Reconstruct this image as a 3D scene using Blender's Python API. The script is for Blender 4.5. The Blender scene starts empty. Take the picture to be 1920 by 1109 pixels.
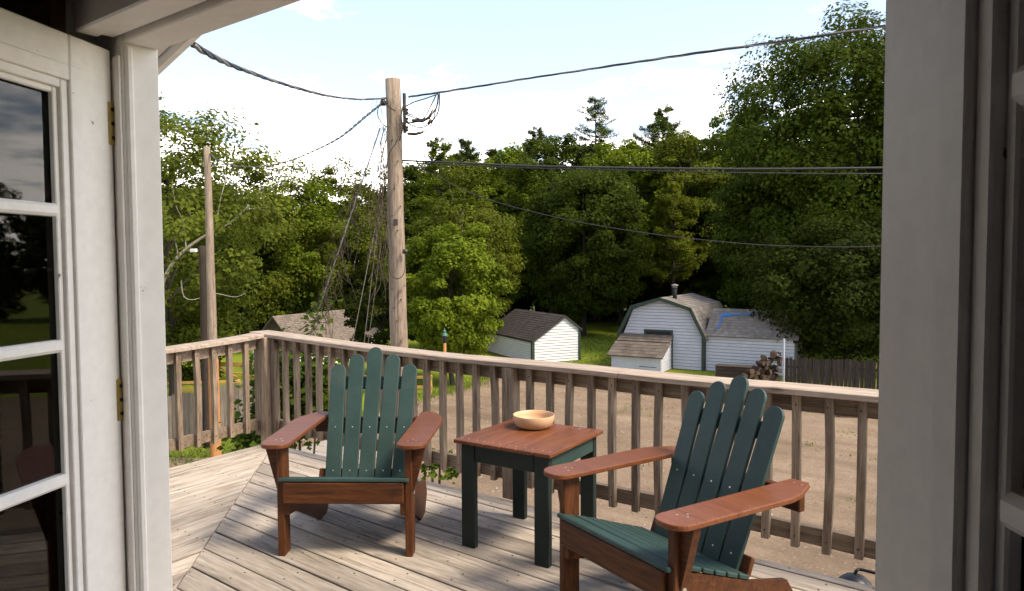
import bpy, math, random
import numpy as np
from mathutils import Matrix, Vector
random.seed(7); RNG = np.random.default_rng(11)
R_ = math.radians
scn = bpy.context.scene
col = scn.collection

# ------------------------------------------------------------------ camera
H, YAW, PITCH, ROLL, F = 1.55, 0.6241, 0.0459, 0.0051, 1322.1     # F: focal length in pixels of a 1920 wide frame
cd = bpy.data.cameras.new('camera'); cam = bpy.data.objects.new('camera', cd); col.objects.link(cam)
cam.location = (0, 0, H)
cam.rotation_mode = 'XYZ'
_m = Matrix.Rotation(YAW, 4, 'Z') @ Matrix.Rotation(math.pi/2 - PITCH, 4, 'X') @ Matrix.Rotation(-ROLL, 4, 'Z')
cam.rotation_euler = _m.to_euler()
cd.sensor_fit = 'HORIZONTAL'; cd.sensor_width = 36; cd.lens = 36*F/1920
cd.clip_start = 0.02; cd.clip_end = 2000
scn.camera = cam
scn.render.resolution_x = 1024; scn.render.resolution_y = 591

# ------------------------------------------------------------------ sky, sun, exposure
SUN_AZ, SUN_EL = R_(9), R_(50)      # azimuth of the sun measured from +X (along the house wall) towards +Y
sd = Vector((math.cos(SUN_AZ)*math.cos(SUN_EL), math.sin(SUN_AZ)*math.cos(SUN_EL), math.sin(SUN_EL)))
w = bpy.data.worlds.new('World'); scn.world = w; w.use_nodes = True
nt = w.node_tree; nt.nodes.clear()
def wn(t, **k):
    n = nt.nodes.new(t)
    for a, b in k.items(): setattr(n, a, b)
    return n
out = wn('ShaderNodeOutputWorld'); bg = wn('ShaderNodeBackground'); bg.inputs[1].default_value = 0.068
sky = wn('ShaderNodeTexSky', sky_type='NISHITA'); sky.sun_disc = False
sky.sun_elevation = SUN_EL; sky.sun_rotation = math.pi/2 - SUN_AZ
sky.air_density = 1.0; sky.dust_density = 1.6; sky.ozone_density = 0.25
tc = wn('ShaderNodeTexCoord'); sep = wn('ShaderNodeSeparateXYZ'); nt.links.new(tc.outputs['Generated'], sep.inputs[0])
def wmath(op, a, b=None, c=None):
    n = wn('ShaderNodeMath', operation=op)
    for i, v in enumerate((a, b, c)):
        if v is None: continue
        if isinstance(v, (int, float)): n.inputs[i].default_value = v
        else: nt.links.new(v, n.inputs[i])
    return n.outputs[0]
zc = wmath('ADD', wmath('MAXIMUM', sep.outputs[2], 0.0), 0.12)
cx = wmath('DIVIDE', sep.outputs[0], zc); cyy = wmath('DIVIDE', sep.outputs[1], zc)
cmb = wn('ShaderNodeCombineXYZ'); nt.links.new(cx, cmb.inputs[0]); nt.links.new(cyy, cmb.inputs[1])
nz = wn('ShaderNodeTexNoise'); nz.inputs['Scale'].default_value = 2.6; nz.inputs['Detail'].default_value = 7; nz.inputs['Roughness'].default_value = 0.55
nt.links.new(cmb.outputs[0], nz.inputs['Vector'])
# clouds thicken towards the horizon, as a layer seen at a low angle does
thick = wmath('MAXIMUM', wmath('MULTIPLY', wmath('SUBTRACT', 0.245, wmath('MAXIMUM', sep.outputs[2], 0.0)), 2.0), -0.10)
dens = wmath('ADD', nz.outputs['Fac'], thick)
ramp = wn('ShaderNodeMapRange'); ramp.interpolation_type = 'SMOOTHSTEP'
ramp.inputs['From Min'].default_value = 0.50; ramp.inputs['From Max'].default_value = 0.80; ramp.inputs['To Min'].default_value = 0.06
nt.links.new(dens, ramp.inputs['Value'])
mixc = wn('ShaderNodeMix', data_type='RGBA'); nt.links.new(ramp.outputs[0], mixc.inputs[0])
nt.links.new(sky.outputs[0], mixc.inputs[6]); mixc.inputs[7].default_value = (16.5, 15.4, 14.0, 1)
nt.links.new(mixc.outputs[2], bg.inputs[0]); nt.links.new(bg.outputs[0], out.inputs[0])
sl = bpy.data.lights.new('sun', 'SUN'); so = bpy.data.objects.new('sun', sl); col.objects.link(so)
sl.energy = 1.5; sl.angle = R_(15); sl.color = (1.0, 0.86, 0.66)
so.rotation_euler = sd.to_track_quat('Z', 'Y').to_euler(); so.location = (20, 5, 30)
vs = scn.view_settings
vs.view_transform = 'Standard'; vs.look = 'None'; vs.gamma = 1.0; vs.use_curve_mapping = False
vs.exposure = 2.2

# ------------------------------------------------------------------ helpers
def at(u, v, d):
    """world point seen at photo pixel (u, v), standing d metres in front of the camera (ground distance)"""
    fw = Vector((-math.sin(YAW), math.cos(YAW), 0)); rt = Vector((math.cos(YAW), math.sin(YAW), 0))
    cr, sr = math.cos(ROLL), math.sin(ROLL)
    a, b = (u-960)/F, (554.5-v)/F
    x = cr*a - sr*b; y = sr*a + cr*b
    fz = math.cos(PITCH) + y*math.sin(PITCH); uz = -math.sin(PITCH) + y*math.cos(PITCH)
    k = d/fz
    return Vector((0, 0, H)) + fw*d + rt*(x*k) + Vector((0, 0, uz*k))
GZ = -3.95
def yard(lat, d, z=GZ):
    """yard axes: lat metres to the right, d metres away from the house door"""
    return Vector((lat*math.cos(YAW) - d*math.sin(YAW), lat*math.sin(YAW) + d*math.cos(YAW), z))

class MB:
    def __init__(s): s.v = []; s.f = []
    def add(s, vs, fs):
        o = len(s.v); s.v += [tuple(p) for p in vs]; s.f += [tuple(i+o for i in q) for q in fs]; return s
    def box(s, a, b):
        x0, y0, z0 = a; x1, y1, z1 = b
        return s.add([(x0,y0,z0),(x1,y0,z0),(x1,y1,z0),(x0,y1,z0),(x0,y0,z1),(x1,y0,z1),(x1,y1,z1),(x0,y1,z1)],
                     [(0,3,2,1),(4,5,6,7),(0,1,5,4),(1,2,6,5),(2,3,7,6),(3,0,4,7)])
    def cbox(s, a, b, c=0.004):
        """box with chamfered edges"""
        lo = [min(p, q) for p, q in zip(a, b)]; hi = [max(p, q) for p, q in zip(a, b)]
        c = min(c, *[(h-l)*0.45 for l, h in zip(lo, hi)])
        V = {}; vs = []
        for sx in (0,1):
            for sy in (0,1):
                for sz in (0,1):
                    for ax in range(3):
                        p = []
                        for i, sg in enumerate((sx, sy, sz)):
                            e = hi[i] if sg else lo[i]
                            if i != ax: e += -c if sg else c
                            p.append(e)
                        V[(sx,sy,sz,ax)] = len(vs); vs.append(p)
        fs = []
        for ax in range(3):
            i, j = [k for k in range(3) if k != ax]
            for sg in (0,1):
                q = []
                for a_, b_ in ((0,0),(1,0),(1,1),(0,1)):
                    t = [0,0,0]; t[ax] = sg; t[i] = a_; t[j] = b_; q.append(V[(t[0],t[1],t[2],ax)])
                fs.append(tuple(q))
        for ax in range(3):
            i, j = [k for k in range(3) if k != ax]
            for a_ in (0,1):
                for b_ in (0,1):
                    t0 = [0,0,0]; t0[i] = a_; t0[j] = b_; t1 = list(t0); t1[ax] = 1
                    fs.append((V[(*t0,i)], V[(*t1,i)], V[(*t1,j)], V[(*t0,j)]))
        for sx in (0,1):
            for sy in (0,1):
                for sz in (0,1): fs.append(tuple(V[(sx,sy,sz,k)] for k in range(3)))
        return s.add(vs, fs)
    def prism(s, poly, z0, z1, axis='z'):
        n = len(poly)
        def P(p, z): return (p[0], p[1], z) if axis == 'z' else ((z, p[0], p[1]) if axis == 'x' else (p[0], z, p[1]))
        vs = [P(p, z0) for p in poly] + [P(p, z1) for p in poly]
        fs = [tuple(range(n-1, -1, -1)), tuple(range(n, 2*n))] + [(i, (i+1) % n, n+(i+1) % n, n+i) for i in range(n)]
        return s.add(vs, fs)
    def tube(s, pts, rad, n=8, cap=True):
        pts = [Vector(p) for p in pts]
        if isinstance(rad, (int, float)): rad = [rad]*len(pts)
        rings = []; up = None
        for i, p in enumerate(pts):
            t = (pts[min(i+1, len(pts)-1)] - pts[max(i-1, 0)]).normalized()
            if up is None: up = Vector((0,0,1)) if abs(t.z) < 0.9 else Vector((1,0,0))
            a = (up - t*up.dot(t)).normalized(); b = t.cross(a); up = a
            rings.append([p + (a*math.cos(2*math.pi*k/n) + b*math.sin(2*math.pi*k/n))*rad[i] for k in range(n)])
        vs = [q for r in rings for q in r]; fs = []
        for i in range(len(pts)-1):
            for k in range(n):
                fs.append((i*n+k, i*n+(k+1) % n, (i+1)*n+(k+1) % n, (i+1)*n+k))
        if cap: fs += [tuple(range(n-1, -1, -1)), tuple(range((len(pts)-1)*n, len(pts)*n))]
        return s.add(vs, fs)
    def lathe(s, prof, n=32, c=(0,0,0)):
        vs = [(c[0]+r*math.cos(2*math.pi*k/n), c[1]+r*math.sin(2*math.pi*k/n), c[2]+z) for r, z in prof for k in range(n)]
        fs = [(i*n+k, i*n+(k+1) % n, (i+1)*n+(k+1) % n, (i+1)*n+k) for i in range(len(prof)-1) for k in range(n)]
        return s.add(vs, fs)
    def mesh(s, name):
        me = bpy.data.meshes.new(name); me.from_pydata(s.v, [], s.f)
        me.update(); return me
    def build(s, name, mat, parent=None, smooth=False, mtx=None):
        return obj(name, s.mesh(name), mat, parent, smooth, mtx)
def obj(name, me, mat, parent=None, smooth=False, mtx=None):
    if mat is not None and not me.materials: me.materials.append(mat)
    if smooth: me.polygons.foreach_set('use_smooth', [True]*len(me.polygons))
    o = bpy.data.objects.new(name, me); col.objects.link(o)
    if parent is not None: o.parent = parent
    if mtx is not None: o.matrix_basis = mtx
    return o
def empty(name, loc=(0,0,0), rz=0.0):
    o = bpy.data.objects.new(name, None); col.objects.link(o)
    o.location = loc; o.rotation_euler = (0, 0, rz); o.empty_display_size = 0.2; return o
def tag(o, label=None, cat=None, group=None, kind=None):
    if label: o['label'] = label
    if cat: o['category'] = cat
    if group: o['group'] = group
    if kind: o['kind'] = kind
    return o
def frame(p, xdir, zhint=(0,0,1)):
    """matrix with local x along xdir and local z near zhint"""
    x = Vector(xdir).normalized(); z = Vector(zhint); z = (z - x*z.dot(x)).normalized(); y = z.cross(x)
    m = Matrix.Identity(4)
    for i in range(3): m[i][0], m[i][1], m[i][2], m[i][3] = x[i], y[i], z[i], Vector(p)[i]
    return m

# ------------------------------------------------------------------ materials
class NT:
    def __init__(s, name):
        s.m = bpy.data.materials.new(name); s.m.use_nodes = True; s.t = s.m.node_tree; s.t.nodes.clear()
        s.out = s.n('ShaderNodeOutputMaterial'); s.b = s.n('ShaderNodeBsdfPrincipled'); s.l(s.b.outputs[0], s.out.inputs[0])
    def n(s, t, **k):
        x = s.t.nodes.new(t)
        for a, b in k.items(): setattr(x, a, b)
        return x
    def l(s, a, b): s.t.links.new(a, b)
    def setv(s, inp, v):
        if isinstance(v, (int, float)): inp.default_value = v
        elif isinstance(v, (tuple, list)): inp.default_value = (*v, 1) if len(v) == 3 and inp.type == 'RGBA' else v
        else: s.l(v, inp)
    def coord(s, scale=(1,1,1), rnd=True):
        tc = s.n('ShaderNodeTexCoord'); mp = s.n('ShaderNodeMapping'); s.l(tc.outputs['Object'], mp.inputs[0])
        mp.inputs['Scale'].default_value = scale
        if rnd:
            oi = s.n('ShaderNodeObjectInfo'); mu = s.n('ShaderNodeMath', operation='MULTIPLY'); s.l(oi.outputs['Random'], mu.inputs[0]); mu.inputs[1].default_value = 53.0
            s.l(mu.outputs[0], mp.inputs['Location'])
        return mp.outputs[0]
    def noise(s, vec, scale, detail=4, rough=0.55, dist=0.0):
        x = s.n('ShaderNodeTexNoise'); s.l(vec, x.inputs['Vector']); x.inputs['Scale'].default_value = scale
        x.inputs['Detail'].default_value = detail; x.inputs['Roughness'].default_value = rough; x.inputs['Distortion'].default_value = dist
        return x.outputs['Fac']
    def ramp(s, fac, stops):
        r = s.n('ShaderNodeValToRGB'); s.l(fac, r.inputs[0]); e = r.color_ramp.elements
        while len(e) < len(stops): e.new(0.5)
        for i, (p, c) in enumerate(stops): e[i].position = p; e[i].color = (*c, 1)
        return r.outputs[0]
    def mix(s, f, a, b, mode='MIX'):
        x = s.n('ShaderNodeMix', data_type='RGBA', blend_type=mode)
        s.setv(x.inputs[0], f); s.setv(x.inputs[6], a); s.setv(x.inputs[7], b); return x.outputs[2]
    def math(s, op, a, b=0.0):
        x = s.n('ShaderNodeMath', operation=op); s.setv(x.inputs[0], a); s.setv(x.inputs[1], b); return x.outputs[0]
    def rng(s, v, a, b, c=0.0, d=1.0):
        x = s.n('ShaderNodeMapRange'); s.l(v, x.inputs[0])
        for i, k in enumerate((a, b, c, d)): x.inputs[i+1].default_value = k
        return x.outputs[0]
    def bump(s, h, strength=0.3, dist=0.01):
        x = s.n('ShaderNodeBump'); s.l(h, x.inputs['Height']); x.inputs['Strength'].default_value = strength; x.inputs['Distance'].default_value = dist
        s.l(x.outputs[0], s.b.inputs['Normal'])
    def fin(s, colr, rough=0.7, spec=0.3):
        s.setv(s.b.inputs['Base Color'], colr); s.setv(s.b.inputs['Roughness'], rough); s.b.inputs['Specular IOR Level'].default_value = spec
        return s.m
def random_fac(t):
    return t.n('ShaderNodeObjectInfo').outputs['Random']
def wood(name, dark, mid, light, grain=1.0, rough=0.75, stain=None, stain_amt=0.0, axis=0, bump=0.35, spec=0.25, var=0.25, dark_amt=0.0):
    t = NT(name); sc = [9.0, 9.0, 9.0]; sc[axis] = 0.7
    v = t.coord(tuple(q*grain for q in sc))
    g1 = t.noise(v, 3.0, 6, 0.6, 1.2); g2 = t.noise(v, 14.0, 4, 0.6, 0.4)
    f = t.math('ADD', t.math('MULTIPLY', g1, 0.65), t.math('MULTIPLY', g2, 0.35))
    c = t.ramp(f, [(0.34, dark), (0.49, mid), (0.64, light)])
    vb = t.coord((1.0, 1.0, 1.0)); big = t.noise(vb, 2.2, 4, 0.6)
    c = t.mix(t.rng(big, 0.35, 0.7, 0.0, 0.45), c, tuple(q*0.72 for q in mid))
    # per board tone
    rv = t.rng(random_fac(t), 0, 1, 1-var, 1+var*0.6)
    hs = t.n('ShaderNodeHueSaturation'); t.l(c, hs.inputs['Color']); t.l(rv, hs.inputs['Value']); c = hs.outputs[0]
    if stain:
        sp = t.noise(vb, 4.5, 5, 0.65, 0.3); c = t.mix(t.rng(sp, 0.60, 0.72, 0, stain_amt), c, stain)
    if dark_amt: c = t.mix(t.rng(t.noise(t.coord((0.8,2.2,2.2)), 1.7, 6, 0.7, 0.6), 0.54, 0.76, 0, dark_amt), c, tuple(q*0.8 for q in dark))
    # small knots
    vo = t.n('ShaderNodeTexVoronoi'); s2 = [6.0, 6.0, 6.0]; s2[axis] = 2.2; t.l(t.coord(tuple(s2)), vo.inputs['Vector']); vo.inputs['Scale'].default_value = 0.8
    c = t.mix(t.rng(vo.outputs['Distance'], 0.03, 0.10, 0.55, 0.0), c, tuple(q*0.45 for q in dark))
    t.bump(f, bump, 0.006)
    return t.fin(c, rough, spec)
def paint(name, c, c2, rough=0.5, scale=6.0, bump=0.08, spec=0.4, dirt=None, dirt_amt=0.3, chips=None):
    t = NT(name); v = t.coord(); n1 = t.noise(v, scale, 5, 0.6); n2 = t.noise(v, scale*14, 3, 0.6)
    k = t.mix(t.rng(n1, 0.3, 0.7), c, c2); k = t.mix(t.rng(n2, 0.35, 0.75, 0, 0.35), k, tuple(q*0.78 for q in c))
    if dirt: k = t.mix(t.rng(t.noise(v, scale*0.6, 6, 0.7, 0.5), 0.55, 0.78, 0, dirt_amt), k, dirt)
    if chips:
        ch = t.math('MULTIPLY', t.rng(t.noise(v, scale*7, 4, 0.7), 0.69, 0.72), t.rng(t.noise(v, scale*0.8, 3), 0.48, 0.56)); k = t.mix(ch, k, chips)
        st = t.noise(t.coord((9,9,0.35)), 3.0, 4, 0.6); k = t.mix(t.rng(st, 0.52, 0.72, 0, 0.10), k, tuple(q*0.7 for q in c))
    t.bump(n2, bump, 0.003); return t.fin(k, rough, spec)
def plain(name, c, rough=0.6, metal=0.0, spec=0.4, scale=20.0, var=0.25):
    t = NT(name); v = t.coord(); k = t.mix(t.rng(t.noise(v, scale, 4), 0.3, 0.7), c, tuple(q*(1-var) for q in c))
    t.b.inputs['Metallic'].default_value = metal; return t.fin(k, rough, spec)
def leafmat(name, a, b, trans=0.40, yellow=None):
    t = NT(name); geo = t.n('ShaderNodeNewGeometry'); rp = geo.outputs['Random Per Island']
    v = t.coord((1,1,1)); n = t.noise(v, 0.55, 3, 0.5)
    c = t.mix(t.rng(rp, 0, 1, 0.22, 0.80), a, b); c = t.mix(t.rng(n, 0.4, 0.7, 0, 0.55), c, tuple(q*1.35 for q in b))
    if yellow: c = t.mix(t.rng(rp, 0.90, 1.0, 0, 0.8), c, yellow)
    hs = t.n('ShaderNodeHueSaturation'); t.l(c, hs.inputs['Color']); t.l(t.rng(random_fac(t), 0, 1, 0.8, 1.15), hs.inputs['Value']); c = hs.outputs[0]
    t.setv(t.b.inputs['Base Color'], c); t.b.inputs['Roughness'].default_value = 0.7; t.b.inputs['Specular IOR Level'].default_value = 0.08
    tr = t.n('ShaderNodeBsdfTranslucent'); t.l(c, tr.inputs[0]); ms = t.n('ShaderNodeMixShader'); ms.inputs[0].default_value = trans
    t.l(t.b.outputs[0], ms.inputs[1]); t.l(tr.outputs[0], ms.inputs[2]); t.l(ms.outputs[0], t.out.inputs[0])
    return t.m

M = {}
M['deck'] = wood('deck_wood', (0.1406,0.1200,0.1026), (0.3404,0.2925,0.2470), (0.4736,0.4237,0.3686), 0.75, 0.8, (0.2516,0.1500,0.0760), 0.30, var=0.30, dark_amt=0.5)
M['rail'] = wood('railing_wood', (0.0648,0.0462,0.0326), (0.2174,0.1618,0.1184), (0.3608,0.2800,0.2059), 1.1, 0.85, (0.1850,0.0889,0.0386), 0.35, var=0.28)
M['railtop'] = wood('railing_cap_wood', (0.1360,0.1001,0.0777), (0.3200,0.2541,0.1998), (0.4400,0.3657,0.2960), 1.0, 0.8, (0.2000,0.1078,0.0518), 0.3, var=0.1)
M['joist'] = wood('joist_wood', (0.10,0.08,0.06), (0.2,0.16,0.12), (0.3,0.25,0.2))
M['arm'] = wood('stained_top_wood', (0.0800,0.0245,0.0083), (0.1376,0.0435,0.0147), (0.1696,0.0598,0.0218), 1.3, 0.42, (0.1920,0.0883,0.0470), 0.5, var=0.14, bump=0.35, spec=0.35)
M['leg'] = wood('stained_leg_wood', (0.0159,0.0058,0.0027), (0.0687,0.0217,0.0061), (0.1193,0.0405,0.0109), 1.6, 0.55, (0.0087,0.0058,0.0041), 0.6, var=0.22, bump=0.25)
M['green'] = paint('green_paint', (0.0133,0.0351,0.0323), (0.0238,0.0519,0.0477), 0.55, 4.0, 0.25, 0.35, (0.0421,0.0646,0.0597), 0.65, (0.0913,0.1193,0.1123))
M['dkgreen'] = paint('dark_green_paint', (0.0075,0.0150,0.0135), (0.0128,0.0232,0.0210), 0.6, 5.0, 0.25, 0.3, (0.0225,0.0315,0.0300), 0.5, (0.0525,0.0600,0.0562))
M['screw'] = plain('screw_metal', (0.62,0.58,0.52), 0.4, 0.8)
M['nail'] = plain('rusty_nail', (0.035,0.026,0.02), 0.8)
M['bowl'] = paint('bowl_bamboo', (0.5027,0.3067,0.1750), (0.5362,0.3438,0.2059), 0.5, 14.0, 0.05)
M['white'] = paint('white_door_paint', (0.8500,0.8077,0.7536), (0.8800,0.8372,0.7824), 0.5, 3.0, 0.10, 0.35, (0.6200,0.5713,0.5088), 0.35, (0.1000,0.0788,0.0576))
M['trim'] = paint('white_trim_paint', (0.83,0.785,0.73), (0.86,0.815,0.765), 0.5, 2.0, 0.12, 0.35, (0.60,0.54,0.47), 0.35, (0.12,0.09,0.065))
M['panel'] = wood('brown_panelling', (0.0855,0.0513,0.0313), (0.1710,0.1026,0.0627), (0.2565,0.1568,0.0969), 0.6, 0.5, bump=0.1)
M['floor'] = wood('room_floor', (0.26,0.25,0.25), (0.40,0.39,0.40), (0.5,0.49,0.5), 0.6, 0.4)
M['plaster'] = paint('pale_plaster', (0.66,0.67,0.71), (0.70,0.71,0.75), 0.8)
M['brass'] = plain('brass', (0.75,0.58,0.20), 0.35, 0.9, scale=40)
M['pole'] = wood('pole_wood', (0.0702,0.0515,0.0374), (0.2028,0.1560,0.1186), (0.2886,0.2340,0.1833), 0.9, 0.9, (0.2340,0.1209,0.0507), 0.55, axis=2, bump=0.9, var=0.06)
M['polelow'] = wood('orange_pole_wood', (0.1800,0.0765,0.0270), (0.3240,0.1485,0.0495), (0.3960,0.1980,0.0765), 0.7, 0.85, axis=2, var=0.05)
M['darkpole'] = wood('dark_pole_wood', (0.0123,0.0084,0.0056), (0.0245,0.0175,0.0123), (0.0385,0.0280,0.0192), 0.7, 0.85, axis=2)
M['wire'] = plain('black_cable', (0.022,0.021,0.022), 0.5, 0.0, 0.4)
M['wiregrey'] = plain('bare_cable', (0.22,0.20,0.19), 0.5, 0.4)
M['rope'] = plain('pale_guy_wire', (0.2100,0.1850,0.1500), 0.8)
M['insul'] = plain('insulator', (0.0250,0.0175,0.0150), 0.3)
M['siding'] = paint('white_siding', (0.5270,0.5270,0.5270), (0.5950,0.5950,0.5865), 0.6, 2.0, 0.05, 0.3, (0.4080,0.3910,0.3655), 0.35)
M['sidingold'] = paint('chalky_white_siding', (0.3570,0.3655,0.4080), (0.4250,0.4335,0.4675), 0.7, 3.0, 0.05, 0.2, (0.2380,0.2295,0.2295), 0.5)
M['lapshade'] = plain('siding_lap_shade', (0.16,0.16,0.17), 0.9)  # wall backing coloured dark to stand in for shadow lines between lapped boards
M['trimgreen'] = plain('green_trim', (0.016,0.034,0.022), 0.6)
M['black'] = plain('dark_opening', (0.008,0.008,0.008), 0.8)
M['blue'] = plain('blue_patch', (0.03,0.15,0.42), 0.6)
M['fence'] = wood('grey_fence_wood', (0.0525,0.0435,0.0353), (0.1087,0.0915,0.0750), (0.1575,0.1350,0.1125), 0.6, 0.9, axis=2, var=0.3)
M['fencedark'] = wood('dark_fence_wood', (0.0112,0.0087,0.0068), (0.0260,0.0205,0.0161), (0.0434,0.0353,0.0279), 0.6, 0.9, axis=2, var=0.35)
M['timber'] = wood('yellow_timber', (0.2080,0.1200,0.0320), (0.3520,0.2160,0.0560), (0.4320,0.2880,0.0960), 0.6, 0.8, var=0.2)
M['log'] = wood('split_log', (0.0180,0.0096,0.0060), (0.0510,0.0288,0.0180), (0.1020,0.0630,0.0396), 0.8, 0.9, var=0.4)
M['logend'] = plain('cut_log_end', (0.0935,0.0605,0.0363), 0.9, scale=9.0, var=0.5)
M['crate'] = wood('old_crate_wood', (0.0180,0.0132,0.0090), (0.0450,0.0330,0.0240), (0.0720,0.0540,0.0390), 0.8, 0.9)
M['lumber'] = wood('stacked_lumber', (0.0675,0.0413,0.0255), (0.1350,0.0900,0.0585), (0.1950,0.1350,0.0900), 0.8, 0.85, var=0.3)
M['green_metal'] = plain('verdigris', (0.0550,0.1430,0.1210), 0.5)
M['iron'] = plain('black_iron', (0.012,0.013,0.018), 0.4, 0.3)
M['stone'] = paint('paver_stone', (0.2250,0.1988,0.1688), (0.2850,0.2550,0.2175), 0.85, 5.0, 0.2)
M['vine'] = plain('dead_vine', (0.0720,0.0510,0.0330), 0.9)
M['bark'] = wood('dark_bark', (0.0150,0.0120,0.0090), (0.0360,0.0288,0.0216), (0.0600,0.0492,0.0390), 0.7, 0.95, axis=2, bump=0.8)
M['birch'] = wood('pale_birch_bark', (0.1350,0.1148,0.0945), (0.3510,0.3105,0.2633), (0.5130,0.4590,0.3915), 0.7, 0.9, axis=0)
M['lmaple'] = leafmat('maple_leaves', (0.0202,0.0357,0.0030), (0.0638,0.0874,0.0072), 0.44)
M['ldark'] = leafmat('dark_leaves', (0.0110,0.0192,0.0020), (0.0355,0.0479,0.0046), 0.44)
M['lbright'] = leafmat('bright_leaves', (0.0481,0.0846,0.0054), (0.1393,0.1785,0.0120), 0.44, (0.1634,0.1785,0.0210))
M['lolive'] = leafmat('olive_leaves', (0.0447,0.0706,0.0054), (0.1284,0.1485,0.0132), 0.44, (0.1581,0.1485,0.0240))
M['lbirch'] = leafmat('birch_leaves', (0.0377,0.0609,0.0066), (0.1075,0.1261,0.0150), 0.44)
M['lpine'] = leafmat('pine_needles', (0.0333,0.0576,0.0108), (0.0832,0.1080,0.0192), 0.2)
M['lvine'] = leafmat('shrub_leaves', (0.0210,0.0465,0.0060), (0.0788,0.1162,0.0120), 0.42, (0.1950,0.1950,0.0375))
def shingle_mat(name, a, b, c, patch=0.0):
    t = NT(name); v = t.coord(rnd=False)
    n = t.noise(v, 1.4, 5, 0.65); f = t.noise(v, 40, 2, 0.6)
    k = t.mix(t.rng(n, 0.3, 0.7), a, b); k = t.mix(t.rng(f, 0.35, 0.7, 0, 0.5), k, c)
    hs = t.n('ShaderNodeHueSaturation'); t.l(k, hs.inputs['Color'])
    t.l(t.rng(t.n('ShaderNodeNewGeometry').outputs['Random Per Island'], 0, 1, 0.74, 1.12), hs.inputs['Value'])
    return t.fin(hs.outputs[0], 0.95, 0.1)
M['shing_brown'] = shingle_mat('brown_grey_shingles', (0.0486,0.0410,0.0374), (0.0648,0.0560,0.0504), (0.0324,0.0287,0.0274))
M['shing_tan'] = shingle_mat('tan_shingles', (0.1426,0.1159,0.0967), (0.1782,0.1474,0.1226), (0.0950,0.0795,0.0691))
M['shing_grey'] = shingle_mat('pale_worn_shingles', (0.1584,0.1440,0.1332), (0.2160,0.1980,0.1836), (0.1080,0.0972,0.0900))
M['shing_old'] = shingle_mat('patchy_worn_shingles', (0.0936,0.0778,0.0648), (0.1548,0.1296,0.1080), (0.0612,0.0504,0.0446))
def glass_mat():
    t = NT('window_glass'); tr = t.n('ShaderNodeBsdfTransparent'); tr.inputs[0].default_value = (0.80,0.82,0.80,1)
    gl = t.n('ShaderNodeBsdfGlossy'); gl.inputs['Roughness'].default_value = 0.012; gl.inputs[0].default_value = (0.95,0.95,0.95,1)
    fr = t.n('ShaderNodeFresnel'); fr.inputs[0].default_value = 1.52; ms = t.n('ShaderNodeMixShader')
    t.l(fr.outputs[0], ms.inputs[0]); t.l(tr.outputs[0], ms.inputs[1]); t.l(gl.outputs[0], ms.inputs[2]); t.l(ms.outputs[0], t.out.inputs[0])
    return t.m
M['glass'] = glass_mat()

# ------------------------------------------------------------------ ground
def ground_mats():
    t = NT('grass_ground'); v = t.coord(rnd=False)
    n = t.noise(v, 0.25, 5, 0.6); f = t.noise(v, 9, 5, 0.7); p = t.noise(v, 1.3, 4, 0.6)
    c = t.ramp(n, [(0.35, (0.1260,0.1710,0.0126)), (0.55, (0.1800,0.2250,0.0180)), (0.7, (0.2340,0.2250,0.0324))])
    c = t.mix(t.rng(f, 0.35, 0.7, 0, 0.6), c, (0.045,0.07,0.012)); c = t.mix(t.rng(p, 0.6, 0.75, 0, 0.4), c, (0.20,0.17,0.06))
    t.bump(f, 0.8, 0.06); g = t.fin(c, 0.95, 0.1)
    t = NT('dirt_yard'); v = t.coord(rnd=False)
    n = t.noise(v, 0.35, 6, 0.62, 0.6); f = t.noise(v, 7, 6, 0.7); k = t.noise(v, 45, 3, 0.6); tr = t.noise(t.coord((0.12,0.9,1), rnd=False), 1.1, 5, 0.6, 0.4)
    c = t.ramp(n, [(0.3, (0.1426,0.1025,0.0694)), (0.5, (0.2031,0.1484,0.1025)), (0.7, (0.2566,0.1944,0.1355))])
    c = t.mix(t.rng(tr, 0.46, 0.66, 0, 0.40), c, (0.0863,0.0615,0.0435))
    c = t.mix(t.rng(f, 0.52, 0.72, 0, 0.5), c, (0.0938,0.0638,0.0413)); c = t.mix(t.rng(k, 0.62, 0.72, 0, 0.5), c, (0.2550,0.1950,0.1425)); c = t.mix(t.rng(k, 0.26, 0.38, 0.5, 0.0), c, (0.0900,0.0638,0.0450))
    vo = t.n('ShaderNodeTexVoronoi'); t.l(v, vo.inputs['Vector']); vo.inputs['Scale'].default_value = 11.0
    hv = t.n('ShaderNodeSeparateColor'); t.l(vo.outputs['Color'], hv.inputs[0])
    peb = t.math('MULTIPLY', t.rng(vo.outputs['Distance'], 0.18, 0.34, 1, 0), t.rng(hv.outputs[0], 0.62, 0.72)); c = t.mix(t.math('MULTIPLY', peb, 0.55), c, (0.30,0.245,0.19)); 
    peb2 = t.math('MULTIPLY', t.rng(vo.outputs['Distance'], 0.18, 0.34, 1, 0), t.rng(hv.outputs[1], 0.74, 0.84)); c = t.mix(t.math('MULTIPLY', peb2, 0.6), c, (0.075,0.055,0.04))
    t.bump(t.math('ADD', f, t.math('MULTIPLY', k, 0.5)), 0.8, 0.05); d = t.fin(c, 0.95, 0.1)
    return g, d
MG, MD = ground_mats()
mb = MB(); S = 900.0
mb.add([(-S,-S,GZ),(S,-S,GZ),(S,S,GZ),(-S,S,GZ)], [(0,1,2,3)])
tag(mb.build('ground', MG), kind='structure')
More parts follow.
